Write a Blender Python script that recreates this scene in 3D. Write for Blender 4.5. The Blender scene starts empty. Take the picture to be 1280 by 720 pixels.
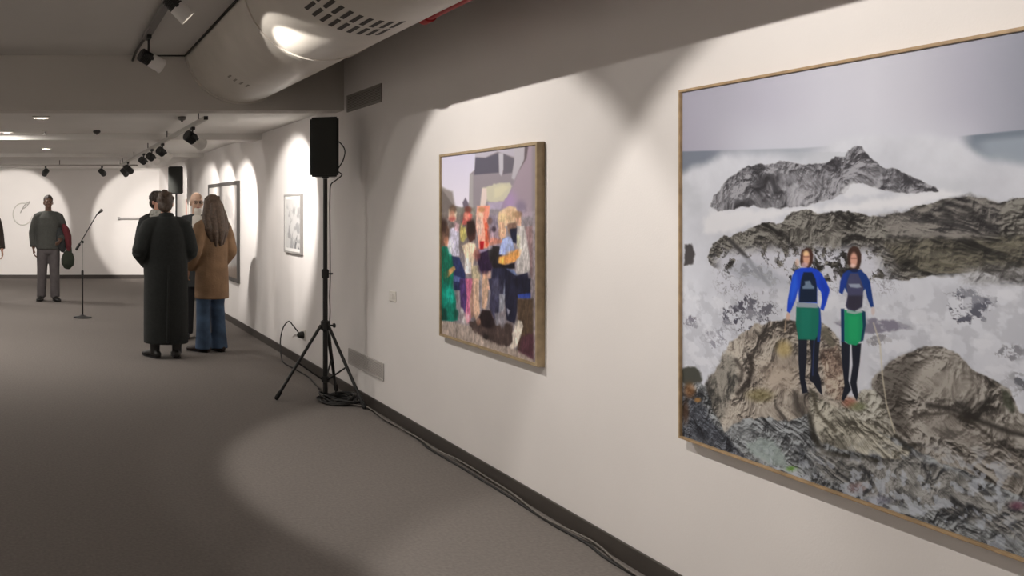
import bpy, bmesh, math, random
import numpy as np
from mathutils import Vector, Matrix, Quaternion

random.seed(4)
C = bpy.context.scene.collection
SC = bpy.context.scene
PI = math.pi

# ------------------------------------------------------------------ camera
F = 1150.0                     # focal length in pixels of a 1280 wide frame
cam_d = bpy.data.cameras.new('camera')
cam = bpy.data.objects.new('camera', cam_d)
C.objects.link(cam)
cam_d.sensor_fit = 'HORIZONTAL'
cam_d.sensor_width = 36.0
cam_d.lens = 36.0 * F / 1280.0
cam_d.shift_x = (640 - 54) / 1280.0
cam_d.shift_y = -(360 - 260) / 1280.0
cam_d.clip_start = 0.05
EYE = 1.55
cam.location = (0, 0, EYE)
cam.rotation_euler = (PI / 2, 0, 0)
SC.camera = cam

# ------------------------------------------------------------------ view, world
vs = SC.view_settings
vs.view_transform = 'Standard'
vs.look = 'None'
vs.exposure = 0.0
vs.gamma = 1.0
vs.use_curve_mapping = False
world = bpy.data.worlds.new('world')
SC.world = world
world.use_nodes = True
world.node_tree.nodes['Background'].inputs[0].default_value = (0.02, 0.018, 0.016, 1)
world.node_tree.nodes['Background'].inputs[1].default_value = 1.0

WARM = (1.0, 0.94, 0.88)
P_NEAR, P_NEAR_SPILL = 120.0, 12.0      # gallery spots on the near rail
P_BIG, P_BIG_SPILL = 112.0, 14.0
P_LONG = 150.0                           # spots on the long rail beyond the bulkhead
P_FAR = 330.0                            # spots washing the end wall
P_DOWN = 17.0                             # square downlights in the rear ceiling
P_FILL = 60.0                            # unseen fill lights added to raise the ambient level
W = 2.55                                 # right wall plane
YB = 7.80                                # bulkhead plane
YE = 20.2                                # end wall
XL, YN = -4.0, -3.0
Z_FRONT, Z_REAR, Z_SLOT = 2.845, 2.42, 3.5


def area_light(name, loc, direction, size, power, col=WARM):
    d = bpy.data.lights.new(name, 'AREA')
    d.shape = 'DISK'
    d.size = size
    d.energy = power
    d.color = col
    o = bpy.data.objects.new(name, d)
    C.objects.link(o)
    o.location = loc
    o.rotation_euler = Vector(direction).to_track_quat('-Z', 'Y').to_euler()
    return o


# added fill lights without fittings, kept out of view, to lift the ambient
for k, (x, y) in enumerate([(-2.6, 1.0), (-2.6, 5.2), (0.0, -1.6)]):
    area_light('fill_light', (x, y, 2.3), (-0.9, 0, 0.30), 0.3, P_FILL * 0.7)
for k, (x, y) in enumerate([(-2.2, 9.6), (-2.2, 12.5), (-2.2, 16.5)]):
    area_light('fill_light', (x, y, 2.36), (0.1, 0.2, -1), 0.3, P_FILL * 0.7)


# ------------------------------------------------------------------ materials
def s2l(c):
    c = c / 255.0
    return c / 12.92 if c <= 0.04045 else ((c + 0.055) / 1.055) ** 2.4


def rgb(r, g, b, k=1.0):
    return (s2l(r) * k, s2l(g) * k, s2l(b) * k, 1.0)


def mat(name, col, rough=0.6, metal=0.0, noise=0.0, nscale=20.0, bump=0.0, bscale=200.0, spec=None, emit=None, estr=0.0,
        sheen=0.0):
    m = bpy.data.materials.new(name)
    m.use_nodes = True
    nt = m.node_tree
    b = nt.nodes['Principled BSDF']
    b.inputs['Base Color'].default_value = col
    b.inputs['Roughness'].default_value = rough
    b.inputs['Metallic'].default_value = metal
    if spec is not None:
        b.inputs['Specular IOR Level'].default_value = spec
    if sheen:
        b.inputs['Sheen Weight'].default_value = sheen
    if emit:
        b.inputs['Emission Color'].default_value = emit
        b.inputs['Emission Strength'].default_value = estr
    tc = nt.nodes.new('ShaderNodeTexCoord')
    if noise > 0:
        n = nt.nodes.new('ShaderNodeTexNoise')
        n.inputs['Scale'].default_value = nscale
        n.inputs['Detail'].default_value = 5
        nt.links.new(tc.outputs['Object'], n.inputs['Vector'])
        r = nt.nodes.new('ShaderNodeValToRGB')
        r.color_ramp.elements[0].position = 0.3
        r.color_ramp.elements[1].position = 0.7
        r.color_ramp.elements[0].color = (col[0] * (1 - noise), col[1] * (1 - noise), col[2] * (1 - noise), 1)
        r.color_ramp.elements[1].color = (min(1, col[0] * (1 + noise)), min(1, col[1] * (1 + noise)), min(1, col[2] * (1 + noise)), 1)
        nt.links.new(n.outputs['Fac'], r.inputs['Fac'])
        nt.links.new(r.outputs['Color'], b.inputs['Base Color'])
    if bump > 0:
        n2 = nt.nodes.new('ShaderNodeTexNoise')
        n2.inputs['Scale'].default_value = bscale
        n2.inputs['Detail'].default_value = 3
        nt.links.new(tc.outputs['Object'], n2.inputs['Vector'])
        bp = nt.nodes.new('ShaderNodeBump')
        bp.inputs['Strength'].default_value = bump
        bp.inputs['Distance'].default_value = 0.01
        nt.links.new(n2.outputs['Fac'], bp.inputs['Height'])
        nt.links.new(bp.outputs['Normal'], b.inputs['Normal'])
    return m


M = {}
M['wall'] = mat('wall_paint', (0.735, 0.705, 0.685, 1), 0.75, noise=0.02, nscale=2.0, bump=0.05, bscale=120)
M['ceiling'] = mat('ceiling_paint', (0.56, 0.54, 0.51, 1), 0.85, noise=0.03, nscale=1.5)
M['ceiling_rear'] = mat('rear_ceiling_paint', (0.66, 0.64, 0.61, 1), 0.8, noise=0.03, nscale=1.5)
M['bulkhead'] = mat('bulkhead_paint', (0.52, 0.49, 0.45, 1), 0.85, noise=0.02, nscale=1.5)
M['floor'] = mat('carpet', (0.200, 0.180, 0.165, 1), 0.92, noise=0.12, nscale=60.0, bump=0.35, bscale=420, spec=0.2)
M['base'] = mat('dark_baseboard', (0.050, 0.042, 0.036, 1), 0.5, noise=0.1, nscale=6)
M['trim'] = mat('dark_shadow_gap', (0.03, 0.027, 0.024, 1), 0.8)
M['duct'] = mat('painted_duct', (0.60, 0.56, 0.50, 1), 0.42, noise=0.04, nscale=5, bump=0.04, bscale=15)
M['slot'] = mat('duct_slot_dark', (0.045, 0.04, 0.035, 1), 0.7)
M['red'] = mat('red_pipe_paint', (0.45, 0.03, 0.03, 1), 0.45)
M['vent'] = mat('vent_metal', (0.30, 0.275, 0.25, 1), 0.6)
M['vent_dark'] = mat('vent_inside', (0.10, 0.09, 0.08, 1), 0.8)
M['vent_low'] = mat('low_vent_metal', (0.48, 0.455, 0.43, 1), 0.6)
M['vent_low_dark'] = mat('low_vent_inside', (0.22, 0.2, 0.19, 1), 0.8)
M['black'] = mat('black_plastic', (0.014, 0.014, 0.013, 1), 0.55, bump=0.1, bscale=500)
M['grille'] = mat('speaker_grille', (0.020, 0.022, 0.018, 1), 0.6, bump=0.5, bscale=900)
M['black_metal'] = mat('black_metal', (0.016, 0.016, 0.016, 1), 0.4, metal=0.2)
M['rubber'] = mat('rubber', (0.012, 0.012, 0.012, 1), 0.85)
M['cable'] = mat('cable_rubber', (0.018, 0.017, 0.016, 1), 0.6)
M['white_plastic'] = mat('white_plastic', (0.70, 0.67, 0.62, 1), 0.45)
M['lamp_white'] = mat('lamp_body_white', (0.72, 0.70, 0.67, 1), 0.4)
M['rail_grey'] = mat('rail_grey', (0.20, 0.19, 0.18, 1), 0.5, metal=0.3)
M['rail_pale'] = mat('rail_pale', (0.42, 0.40, 0.37, 1), 0.5, metal=0.2)
M['wood'] = mat('oak_frame', (0.38, 0.265, 0.15, 1), 0.5, noise=0.22, nscale=25)
M['wood_dull'] = mat('oak_frame_dull', (0.36, 0.27, 0.16, 1), 0.5, noise=0.18, nscale=25)
M['frame_dark'] = mat('dark_frame', (0.055, 0.05, 0.047, 1), 0.5)
M['frame_grey'] = mat('grey_frame', (0.34, 0.33, 0.32, 1), 0.5)
M['lens_on'] = mat('lamp_lens_lit', (0.9, 0.85, 0.75, 1), 0.3, emit=(1, 0.9, 0.75, 1), estr=3.0)
M['lens_off'] = mat('lamp_lens', (0.55, 0.52, 0.47, 1), 0.25)
M['diffuser'] = mat('downlight_diffuser', (0.8, 0.77, 0.72, 1), 0.4, emit=(1, 0.92, 0.82, 1), estr=0.5)
M['steel'] = mat('brushed_steel', (0.45, 0.44, 0.42, 1), 0.35, metal=0.8)
M['skin'] = mat('skin_light', (0.56, 0.33, 0.23, 1), 0.5)
M['skin_dark'] = mat('skin_deep', (0.17, 0.095, 0.065, 1), 0.5)
M['skin_ruddy'] = mat('skin_ruddy', (0.50, 0.27, 0.19, 1), 0.5)
M['skin_pale'] = mat('skin_pale', (0.62, 0.41, 0.30, 1), 0.45)
M['eye'] = mat('eye_dark', (0.02, 0.016, 0.014, 1), 0.2)
M['lips'] = mat('lips', (0.33, 0.12, 0.10, 1), 0.5)
M['hair_dark'] = mat('hair_dark_brown', (0.035, 0.022, 0.016, 1), 0.55, noise=0.4, nscale=60, bump=0.6, bscale=90)
M['hair_brown'] = mat('hair_brown', (0.085, 0.053, 0.034, 1), 0.5, noise=0.35, nscale=40, bump=0.6, bscale=70)
M['hair_mid'] = mat('hair_mid_brown', (0.06, 0.038, 0.025, 1), 0.5, noise=0.35, nscale=40, bump=0.6, bscale=70)
M['beard'] = mat('beard_white', (0.70, 0.66, 0.60, 1), 0.8, bump=0.5, bscale=80)
M['coat_dark'] = mat('dark_green_black_wool', (0.0095, 0.0115, 0.0105, 1), 0.9, noise=0.25, nscale=40, bump=0.3, bscale=150, sheen=0.03)
M['coat_tan'] = mat('tan_suede', (0.235, 0.140, 0.075, 1), 0.8, noise=0.22, nscale=6, bump=0.3, bscale=60)
M['coat_collar'] = mat('brown_collar', (0.14, 0.085, 0.045, 1), 0.85, noise=0.2, nscale=20)
M['jeans'] = mat('blue_denim', (0.055, 0.095, 0.165, 1), 0.85, noise=0.45, nscale=7, bump=0.2, bscale=250)
M['sweater'] = mat('grey_green_knit', (0.078, 0.080, 0.073, 1), 0.95, noise=0.12, nscale=40, bump=0.5, bscale=160)
M['trousers'] = mat('grey_trousers', (0.105, 0.093, 0.095, 1), 0.9, noise=0.15, nscale=12)
M['trousers_black'] = mat('black_trousers', (0.014, 0.014, 0.016, 1), 0.9, noise=0.2, nscale=12)
M['shoe'] = mat('black_leather', (0.012, 0.011, 0.010, 1), 0.45)
M['shoe_brown'] = mat('dark_brown_leather', (0.035, 0.02, 0.016, 1), 0.5)
M['jacket_brown'] = mat('dark_brown_jacket', (0.035, 0.026, 0.02, 1), 0.9, noise=0.2, nscale=12)
M['jacket_charcoal'] = mat('charcoal_jacket', (0.032, 0.035, 0.036, 1), 0.9, noise=0.2, nscale=12)
M['scarf_grey'] = mat('grey_check_scarf', (0.33, 0.33, 0.30, 1), 0.95, noise=0.5, nscale=30)
M['jacket_red'] = mat('red_cloth', (0.13, 0.022, 0.028, 1), 0.9, noise=0.2, nscale=15)
M['bag_green'] = mat('dark_green_bag', (0.022, 0.030, 0.018, 1), 0.8, noise=0.2, nscale=15)
M['tights'] = mat('black_tights', (0.013, 0.012, 0.012, 1), 0.8)


# ------------------------------------------------------------------ geometry helpers
def link_mesh(name, bm, m, parent=None, smooth=False, sharp=None):
    me = bpy.data.meshes.new(name)
    bmesh.ops.recalc_face_normals(bm, faces=bm.faces[:])
    bm.to_mesh(me)
    bm.free()
    for p in me.polygons:
        p.use_smooth = smooth
    if smooth and sharp:
        try:
            me.set_sharp_from_angle(angle=math.radians(sharp))
        except Exception:
            pass
    me.materials.append(m)
    o = bpy.data.objects.new(name, me)
    C.objects.link(o)
    if parent:
        o.parent = parent
    return o


def thing(name, label, cat, loc=(0, 0, 0), rotz=0.0, group=None):
    o = bpy.data.objects.new(name, None)
    o.empty_display_size = 0.05
    C.objects.link(o)
    o.location = loc
    o.rotation_euler = (0, 0, rotz)
    return tag(o, label, cat, group)


def tag(o, label, cat, group=None):
    o['label'] = label
    o['category'] = cat
    if group:
        o['group'] = group
    return o


def struct(name, bm, m, bevel=0):
    o = link_mesh(name, bm, m)
    o['kind'] = 'structure'
    return o


def add_box(bm, x0, x1, y0, y1, z0, z1, bevel=0.0, seg=2, mtx=None):
    r = bmesh.ops.create_cube(bm, size=1.0)
    vsn = r['verts']
    for v in vsn:
        v.co = Vector(((x0 + x1) / 2 + v.co.x * (x1 - x0), (y0 + y1) / 2 + v.co.y * (y1 - y0), (z0 + z1) / 2 + v.co.z * (z1 - z0)))
    es = list({e for v in vsn for e in v.link_edges})
    if bevel > 0:
        g = bmesh.ops.bevel(bm, geom=es, offset=bevel, segments=seg, affect='EDGES', profile=0.5)
        vsn = list({v for f in g['faces'] for v in f.verts} | {v for v in vsn if v.is_valid})
    if mtx is not None:
        for v in vsn:
            v.co = mtx @ v.co
    return vsn


def box(x0, x1, y0, y1, z0, z1, bevel=0.0, seg=2):
    bm = bmesh.new()
    add_box(bm, x0, x1, y0, y1, z0, z1, bevel, seg)
    return bm


def frame_of(d, ref):
    d = d.normalized()
    s = ref - d * ref.dot(d)
    if s.length < 1e-4:
        s = Vector((0, 1, 0)) - d * d.y
    s.normalize()
    return s, d.cross(s)


def add_tube(bm, pts, radii, seg=12, ref=(1, 0, 0), round_ends=False):
    """closed tube through pts; a radius is r or (r along ref side, r across)."""
    pts = [Vector(p) for p in pts]
    rr = [(r, r) if not isinstance(r, (tuple, list)) else tuple(r) for r in (radii if isinstance(radii, (list,)) else [radii] * len(pts))]
    ref = Vector(ref)
    tang = []
    for i in range(len(pts)):
        a = pts[max(i - 1, 0)]
        b = pts[min(i + 1, len(pts) - 1)]
        tang.append((b - a).normalized())
    P, R, T = [], [], []
    if round_ends:
        for f in (0.25, 0.7, 0.92):
            k = math.sqrt(max(0, 1 - f * f))
            P.append(pts[0] - tang[0] * min(rr[0]) * f)
            R.append((rr[0][0] * k, rr[0][1] * k))
            T.append(tang[0])
        P.reverse(); R.reverse(); T.reverse()
    P += pts; R += rr; T += tang
    if round_ends:
        for f in (0.25, 0.7, 0.92):
            k = math.sqrt(max(0, 1 - f * f))
            P.append(pts[-1] + tang[-1] * min(rr[-1]) * f)
            R.append((rr[-1][0] * k, rr[-1][1] * k))
            T.append(tang[-1])
    rings = []
    s_prev = ref
    for p, r, t in zip(P, R, T):
        s, u = frame_of(t, s_prev)
        s_prev = s
        ring = []
        for k in range(seg):
            a = 2 * PI * k / seg
            ring.append(bm.verts.new(p + s * (r[0] * math.cos(a)) + u * (r[1] * math.sin(a))))
        rings.append(ring)
    for a, b in zip(rings[:-1], rings[1:]):
        for k in range(seg):
            bm.faces.new((a[k], a[(k + 1) % seg], b[(k + 1) % seg], b[k]))
    bm.faces.new(rings[0][::-1])
    bm.faces.new(rings[-1])


def add_ell(bm, c, r, rot=None, seg=16):
    m = Matrix.Translation(Vector(c)) @ (rot.to_matrix().to_4x4() if rot else Matrix.Identity(4)) @ Matrix.Diagonal((r[0], r[1], r[2], 1))
    bmesh.ops.create_uvsphere(bm, u_segments=seg, v_segments=seg // 2 + 2, radius=1.0, matrix=m)


def add_lathe(bm, prof, seg=24, mtx=None):
    """profile of (radius, z), closed by caps"""
    rings = []
    for r, z in prof:
        ring = [bm.verts.new((r * math.cos(2 * PI * k / seg), r * math.sin(2 * PI * k / seg), z)) for k in range(seg)]
        rings.append(ring)
    for a, b in zip(rings[:-1], rings[1:]):
        for k in range(seg):
            bm.faces.new((a[k], a[(k + 1) % seg], b[(k + 1) % seg], b[k]))
    bm.faces.new(rings[0][::-1])
    bm.faces.new(rings[-1])
    if mtx is not None:
        for ring in rings:
            for v in ring:
                v.co = mtx @ v.co


def spline(pts, n=8):
    """Catmull-Rom through pts"""
    pts = [Vector(p) for p in pts]
    out = []
    for i in range(len(pts) - 1):
        p0, p1, p2, p3 = pts[max(i - 1, 0)], pts[i], pts[i + 1], pts[min(i + 2, len(pts) - 1)]
        for k in range(n):
            t = k / n
            out.append(0.5 * ((2 * p1) + (p2 - p0) * t + (2 * p0 - 5 * p1 + 4 * p2 - p3) * t * t + (3 * p1 - p0 - 3 * p2 + p3) * t ** 3))
    out.append(pts[-1])
    return out


def cable_bm(pts, r=0.004, n=8, seg=8):
    bm = bmesh.new()
    add_tube(bm, spline(pts, n), r, seg=seg)
    return bm


def remeshed(name, bm, m, parent, voxel, smooth=2):
    """one continuous surface out of overlapping closed shapes"""
    o = link_mesh(name, bm, m, parent, smooth=True)
    md = o.modifiers.new('union', 'REMESH')
    md.mode = 'VOXEL'
    md.voxel_size = voxel
    md.use_smooth_shade = True
    if smooth:
        s = o.modifiers.new('soften', 'SMOOTH')
        s.iterations = smooth
        s.factor = 0.5
    return o


# ------------------------------------------------------------------ the setting
struct('floor', box(XL - 0.1, W + 0.1, YN - 0.1, YE + 0.1, -0.1, 0.0), M['floor'])
struct('wall_right', box(W, W + 0.12, YN, YE, 0, 3.9), M['wall'])
struct('wall_far', box(XL, W + 0.12, YE, YE + 0.12, 0, 3.0), M['wall'])
struct('wall_left', box(XL - 0.12, XL, YN, YE, 0, 3.9), M['wall'])
struct('wall_near', box(XL, W, YN - 0.12, YN, 0, 3.9), M['wall'])
XC = 1.195
struct('ceiling', box(XL, XC, YN, YB, Z_FRONT, Z_FRONT + 0.06), M['ceiling'])
struct('ceiling_slot', box(XC - 0.05, W, YN, YB + 0.2, Z_SLOT, Z_SLOT + 0.06), M['ceiling'])
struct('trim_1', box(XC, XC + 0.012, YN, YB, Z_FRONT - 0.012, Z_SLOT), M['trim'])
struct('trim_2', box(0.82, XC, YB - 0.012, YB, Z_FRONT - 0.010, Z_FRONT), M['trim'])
struct('wall_bulkhead', box(XL, W, YB, YB + 0.22, 2.377, Z_SLOT), M['bulkhead'])
struct('ceiling_rear', box(XL, W, YB + 0.22, YE, Z_REAR, Z_REAR + 0.06), M['ceiling_rear'])
struct('beam', box(XL, W, 10.75, 11.15, Z_REAR - 0.072, Z_REAR), M['ceiling_rear'])
struct('beam_far', box(XL, W, 14.6, 14.9, Z_REAR - 0.06, Z_REAR), M['ceiling_rear'])
struct('trim_3', box(XL, W, YE - 0.05, YE, Z_REAR - 0.05, Z_REAR), M['ceiling_rear'])
struct('baseboard_right', box(W - 0.014, W, YN, YE, 0, 0.085, 0.003), M['base'])
struct('baseboard_far', box(XL, W - 0.014, YE - 0.014, YE, 0, 0.085, 0.003), M['base'])

# ------------------------------------------------------------------ the painted content of the framed photographs
def hash2(ix, iy, seed):
    h = (ix.astype(np.int64) * 374761393 + iy.astype(np.int64) * 668265263 + seed * 982451653) & 0x7fffffff
    h = ((h ^ (h >> 13)) * 1274126177) & 0x7fffffff
    h = (h ^ (h >> 16)) & 0xffff
    return h / 65535.0


def vnoise(x, y, seed):
    ix, iy = np.floor(x), np.floor(y)
    fx, fy = x - ix, y - iy
    fx, fy = fx * fx * (3 - 2 * fx), fy * fy * (3 - 2 * fy)
    a, b = hash2(ix, iy, seed), hash2(ix + 1, iy, seed)
    c, d = hash2(ix, iy + 1, seed), hash2(ix + 1, iy + 1, seed)
    return (a + (b - a) * fx) * (1 - fy) + (c + (d - c) * fx) * fy


def fbm(x, y, seed=0, octv=5, gain=0.55):
    s, a, t = 0, 1.0, 0
    for k in range(octv):
        s = s + a * vnoise(x * 2 ** k + 17.3 * k, y * 2 ** k - 9.1 * k, seed + k)
        t += a
        a *= gain
    return s / t


def sstep(a, b, x):
    t = np.clip((x - a) / (b - a), 0, 1)
    return t * t * (3 - 2 * t)


class Canvas:
    """a square print sampled on a grid; px, py are where its points sit in a 1280x720 view"""
    def __init__(self, n, y_left, y_right, z0, z1, xplane):
        self.n = n
        u = np.linspace(0, 1, n)
        v = np.linspace(0, 1, n)
        self.U, self.V = np.meshgrid(u, v)
        Y = y_left + (y_right - y_left) * self.U
        Z = z1 + (z0 - z1) * self.V
        self.px = 54 + F * xplane / Y
        self.py = 260 + F * (EYE - Z) / Y
        self.col = np.zeros((n, n, 3))

    def mix(self, color, a):
        c = np.array(color, dtype=float)
        if c.ndim == 1:
            c = c[None, None, :]
        a = np.clip(a, 0, 1)[..., None]
        self.col = self.col * (1 - a) + c * a

    def sd(self, pts):
        """signed distance in view pixels, negative inside"""
        x, y = self.px, self.py
        d = np.full(x.shape, 1e9)
        s = np.zeros(x.shape, bool)
        n = len(pts)
        for i in range(n):
            ax, ay = pts[i]
            bx, by = pts[(i + 1) % n]
            ex, ey = bx - ax, by - ay
            L = ex * ex + ey * ey + 1e-9
            t = np.clip(((x - ax) * ex + (y - ay) * ey) / L, 0, 1)
            d = np.minimum(d, (x - ax - ex * t) ** 2 + (y - ay - ey * t) ** 2)
            if abs(ey) > 1e-9:
                c = ((ay > y) != (by > y)) & (x < ex * (y - ay) / ey + ax)
                s ^= c
        d = np.sqrt(d)
        return np.where(s, -d, d)

    def poly(self, pts, color, soft=1.0, rough=0.0, rs=40.0, alpha=1.0, seed=3):
        d = self.sd(pts)
        if rough:
            d = d + rough * (fbm(self.U * rs, self.V * rs, seed, 4) - 0.5) * 2
        self.mix(color, alpha * (1 - sstep(-soft, soft, d)))

    def blob(self, c, r, color, soft=0.35, alpha=1.0):
        d = np.sqrt(((self.px - c[0]) / r[0]) ** 2 + ((self.py - c[1]) / r[1]) ** 2)
        self.mix(color, alpha * (1 - sstep(1 - soft, 1 + soft, d)))

    def line(self, pts, w, color, soft=0.8, alpha=1.0):
        d = np.full(self.px.shape, 1e9)
        for (ax, ay), (bx, by) in zip(pts[:-1], pts[1:]):
            ex, ey = bx - ax, by - ay
            t = np.clip(((self.px - ax) * ex + (self.py - ay) * ey) / (ex * ex + ey * ey + 1e-9), 0, 1)
            d = np.minimum(d, np.hypot(self.px - ax - ex * t, self.py - ay - ey * t))
        self.mix(color, alpha * (1 - sstep(w / 2 - soft, w / 2 + soft, d)))

    def rock(self, dark, mid, light, scale, ang=0.5, stretch=2.2, seed=1, contrast=1.0):
        """photographed stone: rounded folds with sharp creases, fine grain, lit from the upper left of the print"""
        ca, sa = math.cos(ang), math.sin(ang)
        scale = scale * 0.46
        wx = fbm(self.U * scale * 0.8, self.V * scale * 0.8, seed + 11, 4) - 0.5
        wy = fbm(self.U * scale * 0.8, self.V * scale * 0.8, seed + 23, 4) - 0.5
        x = (self.U * ca + self.V * sa) * scale + 1.3 * wx
        y = (-self.U * sa + self.V * ca) * scale * stretch + 1.3 * wy
        h, a = 0, 1.0
        for o in range(6):
            n = vnoise(x * 2 ** o + 7.7 * o, y * 2 ** o - 3.1 * o, seed + o)
            h = h + a * np.abs(2 * n - 1)
            a *= 0.56
        h = h / 2.1
        gv, gu = np.gradient(h, 1.0 / self.n)
        sh = -(gu * 0.55 + gv * 0.85) / (scale * 3.2)
        g = fbm(self.U * 95, self.V * 95, seed + 41, 3, 0.7) - 0.5
        big = fbm(self.U * 6 + wx, self.V * 6 + wy, seed + 37, 3) - 0.5
        t = np.clip(0.60 + contrast * (0.75 * np.tanh(sh * 1.3) + 0.8 * (h - 0.42) + 0.5 * g + 0.5 * big), 0, 1)
        dark, mid, light = (np.array(c, float)[None, None, :] for c in (dark, mid, light))
        t3 = t[..., None]
        c = np.where(t3 < 0.5, dark + (mid - dark) * t3 * 2, mid + (light - mid) * (t3 * 2 - 1))
        k = (0.62 * (1 - sstep(0.12, 0.25, h)))[..., None]
        return c * (1 - k) + dark * 0.75 * k

    def blur(self, times=1):
        for _ in range(times):
            for ax in (0, 1):
                self.col = 0.25 * np.roll(self.col, 1, ax) + 0.5 * self.col + 0.25 * np.roll(self.col, -1, ax)

    def grain(self, amount, scale, seed, detail=5):
        g = (fbm(self.U * scale, self.V * scale, seed, detail, 0.7) - 0.5) * 2 * amount
        self.col = self.col * (1 + g[..., None])

    def mesh(self, name, y_left, y_right, z0, z1, x, gain, m, parent):
        n = self.n
        Y = y_left + (y_right - y_left) * self.U
        Z = z1 + (z0 - z1) * self.V
        co = np.stack([np.full(Y.shape, x), Y, Z], -1).reshape(-1, 3)
        me = bpy.data.meshes.new(name)
        i = np.arange(n * n).reshape(n, n)
        q = np.stack([i[:-1, :-1], i[1:, :-1], i[1:, 1:], i[:-1, 1:]], -1).reshape(-1, 4)
        me.vertices.add(n * n)
        me.vertices.foreach_set('co', co.ravel())
        me.loops.add(q.size)
        me.loops.foreach_set('vertex_index', q.ravel().astype(np.int32))
        me.polygons.add(len(q))
        me.polygons.foreach_set('loop_start', np.arange(0, q.size, 4, dtype=np.int32))
        me.update(calc_edges=True)
        s = np.clip(self.col, 0, 255) / 255.0
        lin = np.where(s <= 0.04045, s / 12.92, ((s + 0.055) / 1.055) ** 2.4) * gain
        a = me.color_attributes.new('print', 'FLOAT_COLOR', 'POINT')
        a.data.foreach_set('color', np.concatenate([lin.reshape(-1, 3), np.ones((n * n, 1))], 1).ravel().astype(np.float32))
        me.materials.append(m)
        o = bpy.data.objects.new(name, me)
        C.objects.link(o)
        o.parent = parent
        return o


def print_mat(name, rough=0.45):
    m = bpy.data.materials.new(name)
    m.use_nodes = True
    nt = m.node_tree
    b = nt.nodes['Principled BSDF']
    a = nt.nodes.new('ShaderNodeVertexColor')
    a.layer_name = 'print'
    nt.links.new(a.outputs['Color'], b.inputs['Base Color'])
    b.inputs['Roughness'].default_value = rough
    b.inputs['Specular IOR Level'].default_value = 0.25
    return m


M['print'] = print_mat('photographic_print')


def framed(name, label, y0, y1, z0, z1, depth, face, mwood, group=None):
    """a framed print on the right wall, y0 < y1; frame with four mitred rails and a backing board"""
    t = thing(name, label, 'framed photograph', (W, (y0 + y1) / 2, z0), 0, group)
    t_inv = Matrix.Translation(-Vector(t.location))
    bm = bmesh.new()
    xf, xb, xr = W - depth, W - 0.001, W - depth + 0.010
    out = [(y0, z0), (y1, z0), (y1, z1), (y0, z1)]
    inn = [(y0 + face, z0 + face), (y1 - face, z0 + face), (y1 - face, z1 - face), (y0 + face, z1 - face)]
    L = [[bm.verts.new((x, p[0], p[1])) for p in ps] for x, ps in ((xb, out), (xf, out), (xf, inn), (xb, inn))]
    for a, b in ((0, 1), (1, 2), (2, 3), (3, 0)):
        for k in range(4):
            bm.faces.new((L[a][k], L[a][(k + 1) % 4], L[b][(k + 1) % 4], L[b][k]))
    bmesh.ops.recalc_face_normals(bm, faces=bm.faces[:])
    bmesh.ops.bevel(bm, geom=[e for e in bm.edges if abs(e.verts[0].co.x - xf) < 1e-5 and abs(e.verts[1].co.x - xf) < 1e-5],
                    offset=0.0015, segments=2, affect='EDGES')
    bm.transform(t_inv)
    link_mesh('frame', bm, mwood, t)
    bk = box(xr + 0.002, xb, y0 + face * 0.6, y1 - face * 0.6, z0 + face * 0.6, z1 - face * 0.6)
    bk.transform(t_inv)
    link_mesh('backing_board', bk, M['white_plastic'], t)
    return t, xr


def put_print(cv, t, y0, y1, z0, z1, xr, gain):
    o = cv.mesh('print', y1, y0, z0, z1, xr, gain, M['print'], t)
    o.data.transform(Matrix.Translation(-Vector(t.location)))
    return o


# ---- the large sea photograph
BY0, BY1, BZ0, BZ1 = 2.26, 3.63, 0.643, 2.0145
GAIN_BIG = np.array((0.96, 1.0, 1.08))
t_big, xr = framed('framed_photograph', 'large photograph of two wetsuited figures on sea rocks, in a thin oak frame',
                   BY0, BY1, BZ0, BZ1, 0.045, 0.010, M['wood'])
cv = Canvas(620, BY1 - 0.011, BY0 + 0.011, BZ0 + 0.011, BZ1 - 0.011, xr)
px, py, U, V = cv.px, cv.py, cv.U, cv.V
# fog and sky
xs = np.array([850, 900, 960, 1030, 1090, 1150, 1210, 1280, 1330])
sky = np.stack([np.interp(px, xs, c) for c in ([164, 172, 188, 203, 206, 194, 176, 152, 148],
                                               [160, 169, 185, 201, 204, 192, 174, 153, 149],
                                               [171, 178, 194, 207, 209, 198, 183, 162, 158])], -1)
cv.col = sky + (10 * sstep(60, 185, py) - 5)[..., None]
cv.mix((207, 208, 212), 0.55 * sstep(130, 185, py) * sstep(870, 960, px) * (1 - sstep(1180, 1260, px)))
# sea behind
hor = np.interp(px, [850, 1000, 1200, 1290], [189, 185, 170, 161])
sea = sstep(-1, 1.5, py - hor)
cv.mix((122, 128, 138), sea * (1 - sstep(880, 935, px)))
cv.mix((160, 165, 172), 0.75 * sea * sstep(890, 940, px) * (1 - sstep(985, 1075, px)))
cv.mix((118, 127, 136), sea * sstep(1195, 1222, px))
cv.mix((158, 166, 174), sstep(3, 14, py - hor) * sstep(1205, 1240, px) * 0.8)
# spray and foam
n1 = fbm(U * 9, V * 9, 31, 5)
n2 = fbm(U * 40, V * 40, 37, 4)
top = np.interp(px, [850, 880, 905, 930, 960, 1000, 1040, 1100, 1150, 1195, 1235, 1290], [216, 206, 194, 190, 192, 196, 178, 168, 168, 176, 196, 206])
foam = np.stack([208 + 14 * (n1 - 0.5) * 2 + 8 * (n2 - 0.5), 208 + 14 * (n1 - 0.5) * 2 + 8 * (n2 - 0.5), 211 + 13 * (n1 - 0.5) * 2 + 8 * (n2 - 0.5)], -1)
cv.mix(foam, sstep(-7, 9, py - top + 14 * (n1 - 0.5)))
cv.mix((190, 192, 194), 0.45 * sstep(0.5, 0.75, fbm(U * 6, V * 10, 41, 4)) * (py > 190) * (py < 300))
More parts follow.
